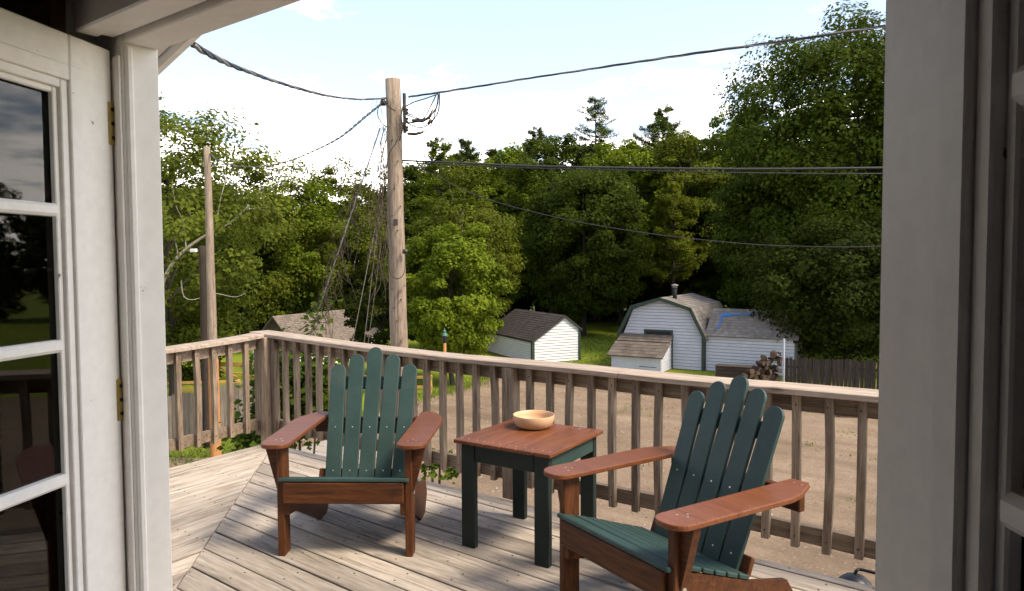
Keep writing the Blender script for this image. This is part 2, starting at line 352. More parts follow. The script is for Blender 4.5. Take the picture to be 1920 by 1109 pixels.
# worn dirt yard between the house and the sheds: irregular outline
outline = [(-9.5,-2), (-13.5,6), (-14.5,13), (-13.0,17.6), (-9.6,19.8), (-7.6,20.2), (-6.6,22.5), (-5.0,26.0), (-3.2,29.0), (-2.0,31.0), (-0.9,34.0), (0.2,36.5), (4.5,36.2), (5.6,33.6), (6.8,32.2), (8.8,32.6), (10.5,31.2), (13.2,27.4), (15.5,25.4), (21,24), (28,20), (30,5), (20,-4)]
pts = []
for i, (a, b) in enumerate(outline):
    c, d = outline[(i+1) % len(outline)]; n = max(1, int(math.hypot(c-a, d-b)/0.5))
    for k in range(n):
        q = k/n; pts.append((a+(c-a)*q + random.uniform(-.16,.16), b+(d-b)*q + random.uniform(-.2,.2)))
mb = MB(); mb.add([yard(a, b, GZ+0.006) for a, b in pts], [tuple(range(len(pts)))])
tag(mb.build('dirt_yard', MD), kind='structure')

# ------------------------------------------------------------------ the house: wall, door frame, room, eave
house = empty('house', (0, 0, 0)); tag(house, 'white trimmed house doorway that frames the view out to the deck', 'house')
XL, XR, YO, YI, ZH = -1.646, -0.1066, 0.876, 0.715, 2.05
# outer wall in lap siding left and right of the opening and above it
mb = MB()
mb.box((-4.2, YI+.012, GZ), (XL-.115, YO-.012, 2.9)); mb.box((XR+.115, YI+.012, GZ), (4.5, YO-.012, 2.9)); mb.box((XL-.115, YI+.012, ZH+.115), (XR+.115, YO-.012, 2.9))
mb.box((XL-.115, YI+.012, GZ), (XR+.115, YO-.012, -.06))
mb.build('wall', M['siding'], house)
fr = MB()
# jambs: outer flat, stop bead, inner flat
fr.cbox((XL-.115, .792, -.02), (XL, YO, ZH+.114), .003)
dframe = fr.build('door_frame', M['trim'], house)
MB().cbox((XL-.160, .786, -.02), (XL-.004, .7915, ZH-.03), .001).build('jamb_stop', M['trim'], dframe)
MB().cbox((XL-.03, .797, -.02), (XL+.009, .815, ZH-.004), .005).build('jamb_bead', M['trim'], dframe)
MB().cbox((XL+.002, .795, ZH), (XR-.002, YO, ZH+.112), .003).build('head_board', M['trim'], dframe)
MB().cbox((XL-.02, YI-.012, ZH+.003), (XR+.02, .752, ZH+.108), .004).build('head_moulding', M['trim'], dframe)
MB().cbox((XL-.02, .755, ZH+.010), (XR+.02, .786, ZH+.106), .004).build('head_stop', M['trim'], dframe)
MB().cbox((XR, .742, -.02), (XR+.114, YO, ZH+.114), .003).build('jamb', M['trim'], dframe)
MB().cbox((XL, YI, -.05), (XR, YO+.03, -.004), .004).build('threshold', M['joist'], dframe)
# room
MB().box((-4.2, -4.0, -.06), (4.5, YI-.012, -.012)).build('floor', M['floor'], house)
MB().box((-4.2, -4.0, 2.42), (4.5, YI+.012, 2.47)).build('ceiling', M['panel'], house)
mb = MB(); mb.box((-4.26, -4.0, -.06), (-4.2, YI, 2.47)); mb.box((4.5, -4.0, -.06), (4.56, YI, 2.47)); mb.box((-4.26, -4.06, -.06), (4.56, -4.0, 2.47))
mb.box((-4.2, YI-.02, -.012), (XL-.115, YI+.011, 2.42)); mb.box((XR+.115, YI-.02, -.012), (4.5, YI+.011, 2.42)); mb.box((XL-.115, YI-.02, ZH+.116), (XR+.115, YI+.011, 2.42))
mb.build('room_wall', M['panel'], house)
mb = MB(); mb.box((-4.199, -4.0, -.011), (-4.18, YI-.021, 2.419)); mb.box((4.48, -4.0, -.011), (4.499, YI-.021, 2.419)); mb.box((-4.179, -3.999, -.011), (4.479, -3.98, 2.419))
mb.build('plaster_wall', M['plaster'], house)
# gable overhang: rake board and soffit descending to the left
def rake_z(x): return 2.41 + (x+2.499)*0.31
for (x0, x1) in ((-4.7, 1.0),):
    b = MB(); b.prism([(x0, rake_z(x0)), (x1, rake_z(x1)), (x1, rake_z(x1)+.20), (x0, rake_z(x0)+.20)], 1.475, 1.5, 'y'); b.build('rake_board', M['trim'], house)
nso = 16
for i in range(nso):
    y0 = .88 + i*(1.472-.88)/nso; y1 = .88 + (i+1)*(1.472-.88)/nso - .004
    x0, x1 = -4.7, 1.0
    b = MB(); b.add([(x0,y0,rake_z(x0)+.035),(x1,y0,rake_z(x1)+.035),(x1,y1,rake_z(x1)+.035),(x0,y1,rake_z(x0)+.035),(x0,y0,rake_z(x0)+.05),(x1,y0,rake_z(x1)+.05),(x1,y1,rake_z(x1)+.05),(x0,y1,rake_z(x0)+.05)], [(0,3,2,1),(4,5,6,7),(0,1,5,4),(1,2,6,5),(2,3,7,6),(3,0,4,7)])
    b.build('soffit_strip', M['trim'], house)
b = MB(); b.add([(-4.8,-4.2,rake_z(-4.8)+.2),(1.0,-4.2,rake_z(1.0)+.2),(1.0,1.53,rake_z(1.0)+.2),(-4.8,1.53,rake_z(-4.8)+.2),(-4.8,-4.2,rake_z(-4.8)+.235),(1.0,-4.2,rake_z(1.0)+.235),(1.0,1.53,rake_z(1.0)+.235),(-4.8,1.53,rake_z(-4.8)+.235)], [(0,3,2,1),(4,5,6,7),(0,1,5,4),(1,2,6,5),(2,3,7,6),(3,0,4,7)])
b.add([(1.0,-4.2,rake_z(1.0)+.2),(6.8,-4.2,rake_z(-4.8)+.2),(6.8,1.53,rake_z(-4.8)+.2),(1.0,1.53,rake_z(1.0)+.2),(1.0,-4.2,rake_z(1.0)+.235),(6.8,-4.2,rake_z(-4.8)+.235),(6.8,1.53,rake_z(-4.8)+.235),(1.0,1.53,rake_z(1.0)+.235)], [(0,3,2,1),(4,5,6,7),(0,1,5,4),(1,2,6,5),(2,3,7,6),(3,0,4,7)])
b.build('roof', M['shing_brown'], house)

def french_door(label, hinge, dirv, face, hinges, st=.118):
    """leaf from the hinge edge along dirv; face: side of the leaf (+1/-1 local y) that carries the raised mouldings"""
    L, T, Z0, Z1 = 0.76, 0.044, 0.012, 2.035
    m = frame((hinge[0], hinge[1], 0), (dirv[0], dirv[1], 0))
    top, bot = 0.088, 0.24
    b = MB(); b.cbox((0,-T/2,Z0),(st,T/2,Z1),.003); b.cbox((L-st,-T/2,Z0),(L,T/2,Z1),.003); b.cbox((st,-T/2+.001,Z1-top),(L-st,T/2-.001,Z1),.003); b.cbox((st,-T/2+.001,Z0),(L-st,T/2-.001,Z0+bot),.003)
    door = b.build('french_door', M['white'], house, mtx=m); door['label'] = label
    g0, g1, zb, zt = st, L-st, Z0+bot, Z1-top
    ny = 6; nx = 2; zs = [zb + (zt-zb)*i/ny for i in range(ny+1)]; xs = [g0 + (g1-g0)*i/nx for i in range(nx+1)]
    for sgn in (1, -1):
        # stepped glazing bead round the whole light
        for (w0, w1, pr) in ((-.020, .012, .010), (.012, .030, .003), (.030, .042, -.006)):
            y = sgn*(T/2 + pr); yb = sgn*(T/2 - .018)
            b = MB()
            b.cbox((g0+w0, yb, zb+w0),(g0+w1, y, zt-w0), .002); b.cbox((g1-w1, yb, zb+w0),(g1-w0, y, zt-w0), .002)
            b.cbox((g0+w1+.0005, yb, zt-w1),(g1-w1-.0005, y-.0005*sgn, zt-w0), .002); b.cbox((g0+w1+.0005, yb, zb+w0),(g1-w1-.0005, y-.0005*sgn, zb+w1), .002)
            b.build('glazing_bead', M['white'], door)
    for i in range(1, ny): MB().cbox((g0+.035, -T/2+.002, zs[i]-.013),(g1-.035, T/2-.002, zs[i]+.013), .006).build('muntin', M['white'], door)
    for i in range(1, nx): MB().cbox((xs[i]-.012, -T/2+.004, zb+.035),(xs[i]+.012, T/2-.004, zt-.035), .006).build('muntin', M['white'], door)
    for i in range(ny):
        for j in range(nx):
            MB().box((xs[j]+.013, -.002, zs[i]+.014),(xs[j+1]-.013, .002, zs[i+1]-.014)).build('glass_pane', M['glass'], door)
    for z in hinges:
        hb = MB(); hb.cbox((-.012, face*(T/2-.006), z-.05),(.016, face*(T/2+.003), z+.05), .004); hb.tube([(-.012, face*(T/2+.004), z-.052),(-.012, face*(T/2+.004), z+.052)], .006, 8)
        h = hb.build('hinge', M['brass'], door)
        sb = MB()
        for q in (-.032, 0.0, .032): sb.tube([(.004, face*(T/2+.002), z+q),(.004, face*(T/2+.005), z+q)], .0045, 8)
        tag(sb.build('screw_heads', M['nail'], h), kind='stuff')
    return door
french_door('left door leaf with bright paint, brass hinges and panes mirroring trees', (-1.700, .775), (.43, -.903), 1, (1.87, 1.24, 0.30))
french_door('right door leaf, grey in its own shadow', (-.083, .713), (.58, -.815), -1, ())

# ------------------------------------------------------------------ deck
deck = empty('deck', (0, 0, 0)); tag(deck, 'weathered grey wooden deck with two directions of planks meeting at a mitre', 'deck')
CX, CY = -5.508, 3.883
TL = 0.046
DXL, DYR = -5.285, 3.676      # deck edges at the corner
def clip(poly, a, b, c):
    """keep a*x+b*y<=c"""
    o = []
    for i, p in enumerate(poly):
        q = poly[(i+1) % len(poly)]; fp = a*p[0]+b*p[1]-c; fq = a*q[0]+b*q[1]-c
        if fp <= 0: o.append(p)
        if (fp < 0) != (fq < 0) and fp != fq:
            t = fp/(fp-fq); o.append((p[0]+(q[0]-p[0])*t, p[1]+(q[1]-p[1])*t))
    return o
def plank(org, ang, L0, L1, w0, w1, clips, nails):
    c, s = math.cos(ang), math.sin(ang)
    def W(u, v): return (org[0]+c*u-s*v, org[1]+s*u+c*v)
    poly = [W(L0,w0), W(L1,w0), W(L1,w1), W(L0,w1)]
    for k in clips: poly = clip(poly, *k)
    if len(poly) < 3: return
    loc = []
    for p in poly:
        dx, dy = p[0]-org[0], p[1]-org[1]; loc.append((c*dx+s*dy, -s*dx+c*dy))
    cx_ = sum(p[0] for p in loc)/len(loc); cy_ = sum(p[1] for p in loc)/len(loc)
    if max(p[0] for p in loc)-min(p[0] for p in loc) < .03: return
    dz = random.uniform(-.002, .0025)
    inn = [(cx_+(p[0]-cx_)*(1-.004/max(.02,abs(p[0]-cx_))), cy_+(p[1]-cy_)*(1-.005/max(.02,abs(p[1]-cy_)))) for p in loc]
    n = len(loc); b = MB()
    vs = [(p[0]-cx_, p[1]-cy_, -.035) for p in loc] + [(p[0]-cx_, p[1]-cy_, -.004) for p in loc] + [(p[0]-cx_, p[1]-cy_, 0) for p in inn]
    fs = [tuple(range(n-1,-1,-1)), tuple(range(2*n,3*n))]
    for r in (0,1): fs += [(r*n+i, r*n+(i+1)%n, (r+1)*n+(i+1)%n, (r+1)*n+i) for i in range(n)]
    b.add(vs, fs); o = W(cx_, cy_)
    b.build('plank', M['deck'], deck, mtx=Matrix.Translation((o[0], o[1], dz)) @ Matrix.Rotation(ang, 4, 'Z'))
    x0, x1 = min(p[0] for p in loc), max(p[0] for p in loc)
    x = x0 + .05
    while x < x1:
        for f in (.22, .78):
            q = (x+random.uniform(-.012,.012), w0+(w1-w0)*f+random.uniform(-.006,.006)); p = W(*q)
            ok = all(k[0]*p[0]+k[1]*p[1] <= k[2]-.015 for k in clips)
            if ok: nails.append((p[0], p[1], dz))
        x += .40
nails = []
# seam at 45 degrees through the deck corner; right planks keep the far side of it
sk = (DXL+.10)+DYR
tb = R_(-2.2); P0 = .163
v = 3.676 + .20
lo = (0, 0)
rclips = [(0,1,DYR),(-1,-1,-sk-.004),(0,-1,-.90),(1,0,3.2)]
for i in range(22):
    w1 = 3.74 - i*P0; w0 = w1 - P0 + random.choice((.008,.010,.013,.016))
    plank((0,0), tb, -7.2, 4.0, w0, w1, rclips, nails)
nl = (math.cos(TL), math.sin(TL)); el = (-math.sin(TL), math.cos(TL))
lclips = [(-nl[0], -nl[1], -(nl[0]*DXL+nl[1]*DYR)), (1,1,sk-.004), (0,-1,-.90), (0,1,DYR)]
for i in range(26):
    w1 = -(i*.150); w0 = w1 - .150 + random.choice((.010,.012,.015))
    # local frame: x along the left edge, y to the left of it
    plank((DXL, DYR), math.pi/2+TL, -4.0, 1.0, w0, w1, lclips, nails)
mb = MB()
for (x, y, z) in nails:
    mb.tube([(x,y,z-.004),(x,y,z+.0012)], .0055, 6)
tag(mb.build('nail_heads', M['nail'], deck), kind='stuff')
# rim and bearers below
MB().box((DXL+.02, DYR-.05, -.24),(3.2, DYR-.012, -.037)).build('rim_joist', M['joist'], deck)
b = MB(); b.tube([(DXL+.05, DYR-.03, -.14),(DXL+.05+math.sin(TL)*2.7, DYR-2.75, -.14)], .03, 4); b.build('rim_joist', M['joist'], deck)
for x in (-4.4,-3.4,-2.4,-1.4,-.4,.6,1.6,2.6): MB().box((x-.019, .95 if x > -4 else 1.6, -.22),(x+.019, DYR-.052, -.0365)).build('joist', M['joist'], deck)
for x in (-5.1,-2.5,.3,3.0): MB().cbox((x-.07, DYR-.20, GZ),(x+.07, DYR-.06, -.245)).build('support_post', M['joist'], deck)

# ------------------------------------------------------------------ railing
rail = empty('railing', (0,0,0)); tag(rail, 'weathered wooden deck railing with square balusters and flat cap boards', 'railing')
ZT, ZB = .916, .104
def interp(x, tab):
    for (a, p), (b, q) in zip(tab, tab[1:]):
        if a <= x <= b: return p + (q-p)*(x-a)/(b-a)
    return tab[0][1] if x < tab[0][0] else tab[-1][1]
def sagR(x): return interp(x, [(-5.6,.042),(-4.9,.022),(-4.3,.001),(-3.3,-.016),(-2.3,-.008),(-1.5,-.013),(-.7,-.002),(3,0)])
def sagL(t): return interp(t, [(-4,-.02),(-1.1,-.014),(-.5,.008),(0,.042)])
def lowR(x): return interp(x, [(-5.6,.0),(-2.6,.0),(-1.0,.010),(-.5,-.004),(3,-.01)])
def sweep(name, stations, prof, mat, par, m=None):
    """stations: list of (point, side vector, up vector); prof: closed list of (side, up)"""
    b = MB(); n = len(prof); vs = []
    for p, s_, u_ in stations: vs += [Vector(p)+Vector(s_)*a+Vector(u_)*c for a, c in prof]
    fs = [tuple(range(n-1,-1,-1)), tuple(range((len(stations)-1)*n, len(stations)*n))]
    for i in range(len(stations)-1): fs += [(i*n+k, i*n+(k+1)%n, (i+1)*n+(k+1)%n, (i+1)*n+k) for k in range(n)]
    b.add(vs, fs); return b.build(name, mat, par)
def xs_range(a, b, st=.25):
    n = max(2, int(abs(b-a)/st)+1); return [a+(b-a)*i/(n-1) for i in range(n)]
cap = [(-.196,-.030),(-.190,-.034),(-.004,-.034),(0,-.030),(0,-.004),(-.005,0),(-.190,0),(-.196,-.005)]
Yv = (0,1,0); Zv = (0,0,1)
for a, b_ in ((CX-.012, -1.90), (-1.896, 3.3)):
    sweep('cap_board', [((x, CY, ZT+sagR(x)), Yv, Zv) for x in xs_range(a, b_)], cap, M['railtop'], rail)
nlv = Vector((math.cos(TL), math.sin(TL), 0)); elv = Vector((-math.sin(TL), math.cos(TL), 0)); C0 = Vector((CX, CY, 0))
sweep('cap_board', [(C0+elv*t+Vector((0,0,ZT+sagL(t)+.001)), -nlv, Zv) for t in xs_range(-.200, -3.0)], cap, M['railtop'], rail)
def rl(lo, hi): return [(-.125, lo),(-.087, lo),(-.087, hi),(-.125, hi)]
sweep('top_rail', [((x, CY, ZT+sagR(x)), Yv, Zv) for x in xs_range(CX+.09, 3.3)], rl(-.125,-.036), M['rail'], rail)
sweep('bottom_rail', [((x, CY, ZB+lowR(x)), Yv, Zv) for x in xs_range(CX+.09, 3.3)], rl(0,.088), M['rail'], rail)
sweep('top_rail', [(C0+elv*t+Vector((0,0,ZT+sagL(t))), -nlv, Zv) for t in xs_range(-.09, -3.0)], rl(-.125,-.036), M['rail'], rail)
sweep('bottom_rail', [(C0+elv*t+Vector((0,0,ZB+sagL(t)*.3)), -nlv, Zv) for t in xs_range(-.09, -3.0)], rl(0,.088), M['rail'], rail)
def baluster(p, xdir, ztop, zbot):
    """bowed, slightly twisted square baluster; local x runs up"""
    Ln = ztop-zbot; b = MB(); n = 5; tw = random.uniform(-.05,.05); bow = random.uniform(-.013,.013); bo2 = random.uniform(-.006,.006)
    vs = []
    for i in range(n):
        f = i/(n-1); a = tw*f; r = .0195
        for k in range(4):
            an = a + math.pi/4 + k*math.pi/2
            vs.append((f*Ln, r*1.414*math.cos(an)+bow*math.sin(math.pi*f)*(1 if i not in (0,n-1) else 0), r*1.414*math.sin(an)+bo2*math.sin(math.pi*f)))
    fs = [(3,2,1,0), tuple(range(4*n-4,4*n))] + [(i*4+k, i*4+(k+1)%4, (i+1)*4+(k+1)%4, (i+1)*4+k) for i in range(n-1) for k in range(4)]
    b.add(vs, fs)
    m = frame((p[0], p[1], zbot), (random.uniform(-.006,.006), random.uniform(-.004,.004), 1), xdir)
    b.build('baluster', M['rail'], rail, mtx=m)
    return m
rn = MB()
x = -5.235; k = 0
while x < 2.6:
    if not (-2.83 < x < -2.63 or 0.5 < x < 0.62):
        zt = ZT+sagR(x)-.036; zb = ZB+lowR(x)-random.choice((.004,.012,.02))
        baluster((x, CY-.1465, 0), (0,1,0), zt, zb)
        for z in (zt-.05, ZB+.045): rn.tube([(x, CY-.1655, z),(x, CY-.1672, z)], .005, 6)
    x += .1493; k += 1
for k in range(19):
    t = -.213 - k*.1525
    p = C0 + elv*t + nlv*.1465; zt = ZT+sagL(t)-.036; zb = ZB+sagL(t)*.3-random.choice((.004,.014,.024))
    baluster((p.x, p.y, 0), tuple(nlv), zt, zb)
    for z in (zt-.05, ZB+.045):
        q = C0 + elv*t + nlv*.1655; rn.tube([(q.x,q.y,z),(q.x+nlv.x*.0017,q.y+nlv.y*.0017,z)], .005, 6)
tag(rn.build('nail_heads', M['nail'], rail), kind='stuff')
def post(x, y, ztop, zbot=0.0, w=.089, rz=0.0):
    MB().cbox((0,-w/2,-w/2),(ztop-zbot,w/2,w/2),.005).build('post', M['rail'], rail, mtx=frame((x,y,zbot),(0,0,1),(math.sin(rz),math.cos(rz),0)))
post(-2.70, CY-.196+.0445, ZT+sagR(-2.7)-.036)
post(0.56, CY-.196+.0445, ZT-.036)
post(CX+.205, CY-.185, ZT+.004, -.20, .085)
MB().cbox((0,-.019,-.045),(ZT-.1,.019,.045),.004).build('post', M['rail'], rail, mtx=frame((CX+.145, CY-.215, .06),(0,0,1),(1,0,0)))
MB().cbox((0,-.019,-.03),(ZT-.1,.019,.03),.004).build('post', M['rail'], rail, mtx=frame((CX+.285, CY-.150, .06),(0,0,1),(0,1,0)))

# ------------------------------------------------------------------ chairs
def screws(pts, par, r=.0045, m='screw'):
    b = MB()
    for p, nrm in pts:
        p = Vector(p); nrm = Vector(nrm); b.tube([p-nrm*.002, p+nrm*.0012], r, 6)
    tag(b.build('screw_heads', M[m], par), kind='stuff')
def arm_poly(s):
    P = []
    xi, xo, rr = .282, .438, .05
    for k in range(7):      # rounded front
        a = math.pi + k*math.pi/2/6; P.append((xi+.062+.062*math.cos(a), -.015+.062*math.sin(a)+.0))
    for k in range(7):
        a = -math.pi/2 + k*math.pi/2/6; P.append((xo-.070+.070*math.cos(a), -.007+.070*math.sin(a)))
    P += [(xo+.014, .545), (xo-.002, .62), (xo-.060, .755), (xo-.072, .765), (xi+.012, .765), (xi+.004, .755)]
    return [(s*x_, y_) for x_, y_ in (P if s > 0 else P[::-1])]
def chair(label, o, ang):
    c = empty('adirondack_chair', (o[0], o[1], 0), R_(ang)); tag(c, label, 'chair', 'adirondack chairs on the deck')
    for s in (-1, 1):
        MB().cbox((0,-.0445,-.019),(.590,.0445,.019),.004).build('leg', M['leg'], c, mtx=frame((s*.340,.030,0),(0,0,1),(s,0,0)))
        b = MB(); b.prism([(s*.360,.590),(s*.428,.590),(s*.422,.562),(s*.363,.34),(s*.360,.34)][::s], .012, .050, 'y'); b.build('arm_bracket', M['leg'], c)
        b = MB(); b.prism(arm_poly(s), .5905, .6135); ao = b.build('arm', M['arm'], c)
        bv = ao.modifiers.new('bevel', 'BEVEL'); bv.width = .005; bv.segments = 2; bv.limit_method = 'ANGLE'
        b = MB(); P = [(-.012,.405),(-.012,.225),(.12,.205),(.54,.0),(.66,.0),(.745,.095),(.735,.13),(.69,.195),(.46,.245),(.25,.318),(.04,.388)]
        b.prism(P[::-1] if s > 0 else P[::-1], s*.308-.013, s*.308+.013, 'x'); b.build('stringer', M['leg'], c)
        b = MB(); b.tube([(s*.359,.030,.335),(s*.366,.030,.335)], .011, 8); b.tube([(s*.294,.050,.335),(s*.278,.050,.335)], .010, 8); b.build('bolt', M['screw'], c)
    MB().cbox((-.318,-.0125,-.056),(.318,.0125,.056),.004).build('apron', M['leg'], c, mtx=Matrix.Translation((0,-.026,.348)))
    # seat slats follow the curved top edge of the stringers
    prof = [(-.040,.4075),(.040,.390),(.110,.368),(.180,.344),(.250,.318),(.320,.293),(.390,.270)]
    for i, (y, z) in enumerate(prof):
        y2, z2 = prof[i+1] if i < len(prof)-1 else (y+.07, z-.026)
        d = Vector((0, y2-y, z2-z)).normalized(); w_ = .070 if i == 0 else .063
        MB().cbox((-.345 if i == 0 else -.318, 0, 0),(.345 if i == 0 else .318, w_, .020),.004).build('seat_slat', M['green'], c, mtx=frame((0,y,z+.002),(1,0,0),(0,-d.z,d.y)))
    rec = R_(22.5); up = Vector((0, math.sin(rec), math.cos(rec))); nrm = Vector((0, -math.cos(rec), math.sin(rec)))
    base = Vector((0, .455, .235)); sc = []
    for i, Ls in zip(range(-2, 3), (.74,.805,.85,.805,.74)):
        tilt = i*.020; d = (up + Vector((tilt,0,0))).normalized(); p0 = base + Vector((i*.0985, 0, 0))
        hw = .0468; P = [(0,-hw),(Ls-hw,-hw)] + [(Ls-hw+hw*math.sin(a_), -hw*math.cos(a_)) for a_ in [math.pi*k/10 for k in range(1,10)]] + [(Ls-hw,hw),(0,hw)]
        b = MB(); b.prism(P, -.010, .010)
        bo = b.build('back_slat', M['green'], c, mtx=frame(p0, d, nrm)); bv = bo.modifiers.new('bevel','BEVEL'); bv.width = .004; bv.segments = 2; bv.limit_method = 'ANGLE'
        sc.append((p0 + d*.345 + nrm*.010, nrm))
        sc.append((p0 + d*.085 + nrm*.010, nrm))
    bp = base + up*.345 - nrm*.030
    MB().cbox((-.372,-.019,-.045),(.372,.019,.045),.004).build('arm_support', M['leg'], c, mtx=frame((0,.715,.543),(1,0,0),(0,0,1)))
    MB().cbox((-.24,-.034,-.012),(.24,.034,.012),.004).build('back_brace', M['leg'], c, mtx=frame(bp+nrm*.007,(1,0,0),nrm))
    MB().cbox((-.235,-.040,-.011),(.235,.040,.011),.004).build('back_brace', M['green'], c, mtx=frame(base+up*.625-nrm*.0215,(1,0,0),nrm))
    MB().cbox((-.29,-.040,-.012),(.29,.040,.012),.004).build('back_brace', M['leg'], c, mtx=frame(base+up*.06-nrm*.0225,(1,0,0),nrm))
    for s in (-1,1):
        for q in ((.335,.02),(.375,.035),(.355,.055),(.33,.715),(.37,.715)): sc.append(((s*q[0],q[1],.6135),(0,0,1)))
    screws(sc, c)
    return c
chair('green slatted chair facing the doorway, beside the railing corner', (-2.873, 2.467), 34.0)
chair('nearer green slatted chair at lower right, turned towards the table', (-1.331, 2.554), -21.9)

# ------------------------------------------------------------------ table and bowl
tbl = empty('side_table', (-2.195, 3.215, 0), R_(3.0)); tag(tbl, 'square side table with brown slatted top and dark green legs between the chairs', 'table')
TW, TH = .61, .595
for i in range(6):
    w_ = TW/6; x0 = -TW/2 + i*w_
    MB().cbox((-.308,-w_/2+.0025,-.010),(.308,w_/2-.0025,.010),.003).build('top_slat', M['arm'], tbl, mtx=frame((x0+w_/2, 0, TH-.010),(0,1,0),(0,0,1)))
for sx in (-1,1):
    for sy in (-1,1):
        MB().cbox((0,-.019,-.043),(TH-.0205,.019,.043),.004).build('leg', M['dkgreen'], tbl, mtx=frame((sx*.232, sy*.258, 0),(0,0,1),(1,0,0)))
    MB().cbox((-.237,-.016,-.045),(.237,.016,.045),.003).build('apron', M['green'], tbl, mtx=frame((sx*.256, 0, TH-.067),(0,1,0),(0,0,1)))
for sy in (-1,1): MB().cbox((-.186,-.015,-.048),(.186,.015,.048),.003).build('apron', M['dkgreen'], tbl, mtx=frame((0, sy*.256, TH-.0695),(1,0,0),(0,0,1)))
sc = []
for i in range(6):
    for f in (-.022,.022):
        for y in (-.26,.26): sc.append(((-TW/2+(i+.5)*TW/6+f, y, TH),(0,0,1)))
screws(sc, tbl)
bc = (-2.275, 3.37)
b = MB(); b.lathe([(0,.0),(.070,.0),(.090,.004),(.110,.022),(.1185,.046),(.1205,.074),(.1195,.0765),(.117,.0755),(.1145,.050),(.105,.026),(.086,.010),(.0,.008)], 48)
bo = b.build('bowl', M['bowl'], None, True); bo.location = (bc[0], bc[1], TH+.0006); tag(bo, 'round tan bowl standing on the slatted table', 'bowl')

# ------------------------------------------------------------------ utility poles and cables
def pole(name, label, base, top, r0, r1, mat, n=20, lower=None):
    o = empty(name, base); tag(o, label, 'pole'); b = MB(); base = Vector(base); top = Vector(top); m = 16; P = []; Rr = []
    for i in range(m+1):
        f = i/m; P.append((top-base)*f + Vector((random.uniform(-.006,.006),random.uniform(-.006,.006),0))); Rr.append(r0+(r1-r0)*f)
    b.tube(P, Rr, n); b.build('shaft', mat, o, True); return o
PD = 11.2
ptop = at(741, 147, PD); pb = at(747, 640, PD); pdir = (pb-ptop)/(pb.z-ptop.z); pbase = ptop + pdir*(GZ-ptop.z)
mp = pole('utility_pole', 'tall grey utility pole with insulators, just beyond the railing', pbase, ptop, .165, .117, M['pole'])
def pl(u, v, d=PD): return at(u, v, d) - pbase
def tw(pts, n=10):
    """smooth a polyline (Catmull-Rom)"""
    pts = [Vector(p) for p in pts]; o = []
    for i in range(len(pts)-1):
        p0 = pts[max(i-1,0)]; p1 = pts[i]; p2 = pts[i+1]; p3 = pts[min(i+2,len(pts)-1)]
        for k in range(n):
            t = k/n; o.append(.5*((2*p1)+(-p0+p2)*t+(2*p0-5*p1+4*p2-p3)*t*t+(-p0+3*p1-3*p2+p3)*t**3))
    return o + [pts[-1]]
def cable(name, label, pts, r, mat=('wire',), strands=1, pitch=.55, lay=1.0):
    base = tw(pts, 14); o = empty(name, base[0]) if strands > 1 else None
    L = 0; ang = [0]
    for i in range(1, len(base)): L += (base[i]-base[i-1]).length; ang.append(L/pitch*2*math.pi)
    if strands > 1:
        # denser sampling so that the twist shows
        dense = []; da = []
        for i in range(len(base)-1):
            n = max(1, int((base[i+1]-base[i]).length/.03))
            for k in range(n): dense.append(base[i].lerp(base[i+1], k/n)); da.append(ang[i]+(ang[i+1]-ang[i])*k/n)
        dense.append(base[-1]); da.append(ang[-1])
    for s in range(strands):
        b = MB()
        if strands == 1: b.tube(base, r, 6)
        else:
            P = []
            for i, p in enumerate(dense):
                t = (dense[min(i+1,len(dense)-1)]-dense[max(i-1,0)]).normalized(); a = Vector((0,0,1)); a = (a-t*a.dot(t)).normalized(); c = t.cross(a)
                th = da[i]+s*2*math.pi/strands; loose = lay*(1+.25*math.sin(i*.05+s))
                P.append(p + (a*math.cos(th)+c*math.sin(th))*r*1.1*loose - base[0])
            b.tube(P, r, 5)
        q = b.build(name if strands == 1 else 'strand', M[mat[s % len(mat)]], o, True)
        if strands == 1: o = q
    tag(o, label, 'cable'); return o
def sag(p0, p1, drop, n=9): return [Vector(p0).lerp(Vector(p1), i/n) - Vector((0,0,drop*4*(i/n)*(1-i/n))) for i in range(n+1)]
cable('service_cable', 'thick twisted cable from the eave down to the utility pole top',
      [at(368,78,2.75), at(400,98,3.2), at(450,122,4.1), at(540,155,6.0), at(620,177,8.2), at(680,184,10.0), at(727,182,PD)], .0085, ('wire','wiregrey','wire'), 3, .95, .60)
cable('service_cable', 'twisted cable rising from the utility pole to the upper right',
      [at(770,180,PD), at(830,172,10.6), at(1000,147,9.6), at(1150,126,8.9), at(1300,105,8.2), at(1450,86,7.6), at(1656,58,6.9), at(1900,28,6.2), at(2300,-30,5.4)], .0085, ('wire','wiregrey','wire'), 3, 1.1, .75)
cable('branch_cable', 'slack twisted cable hanging between the two wooden poles',
      [at(722,190,PD), at(690,215,11.9), at(640,255,13.2), at(590,280,14.3), at(540,299,15.5), at(490,308,16.6), at(440,305,17.8), at(413,295,18.5), at(396,283,19)], .010, ('wire','wiregrey'), 2, .5, .9)
cable('trunk_cable', 'heavy dark cable across the trees, upper of the pair', [at(752,299,PD), at(850,304,10.9), at(1000,312,10.6), at(1250,319,10.2), at(1450,322,9.9), at(1656,322,9.6), at(2000,318,9.2)], .015)
cable('trunk_cable', 'thinner dark cable just below the heavy one across the trees', [at(752,303,PD), at(850,308,10.9), at(1000,316,10.6), at(1250,324,10.2), at(1450,330,9.9), at(1656,333,9.6), at(2000,334,9.2)], .008)
cable('thin_wire', 'thin single wire sloping down across the dark trees to the right', [at(752,300,PD), at(820,328,11.0), at(900,368,10.8), at(1050,410,10.4), at(1220,441,10.0), at(1400,462,9.6), at(1540,469,9.3), at(1656,469,9.1), at(1950,458,8.7)], .0052, ('wire',))
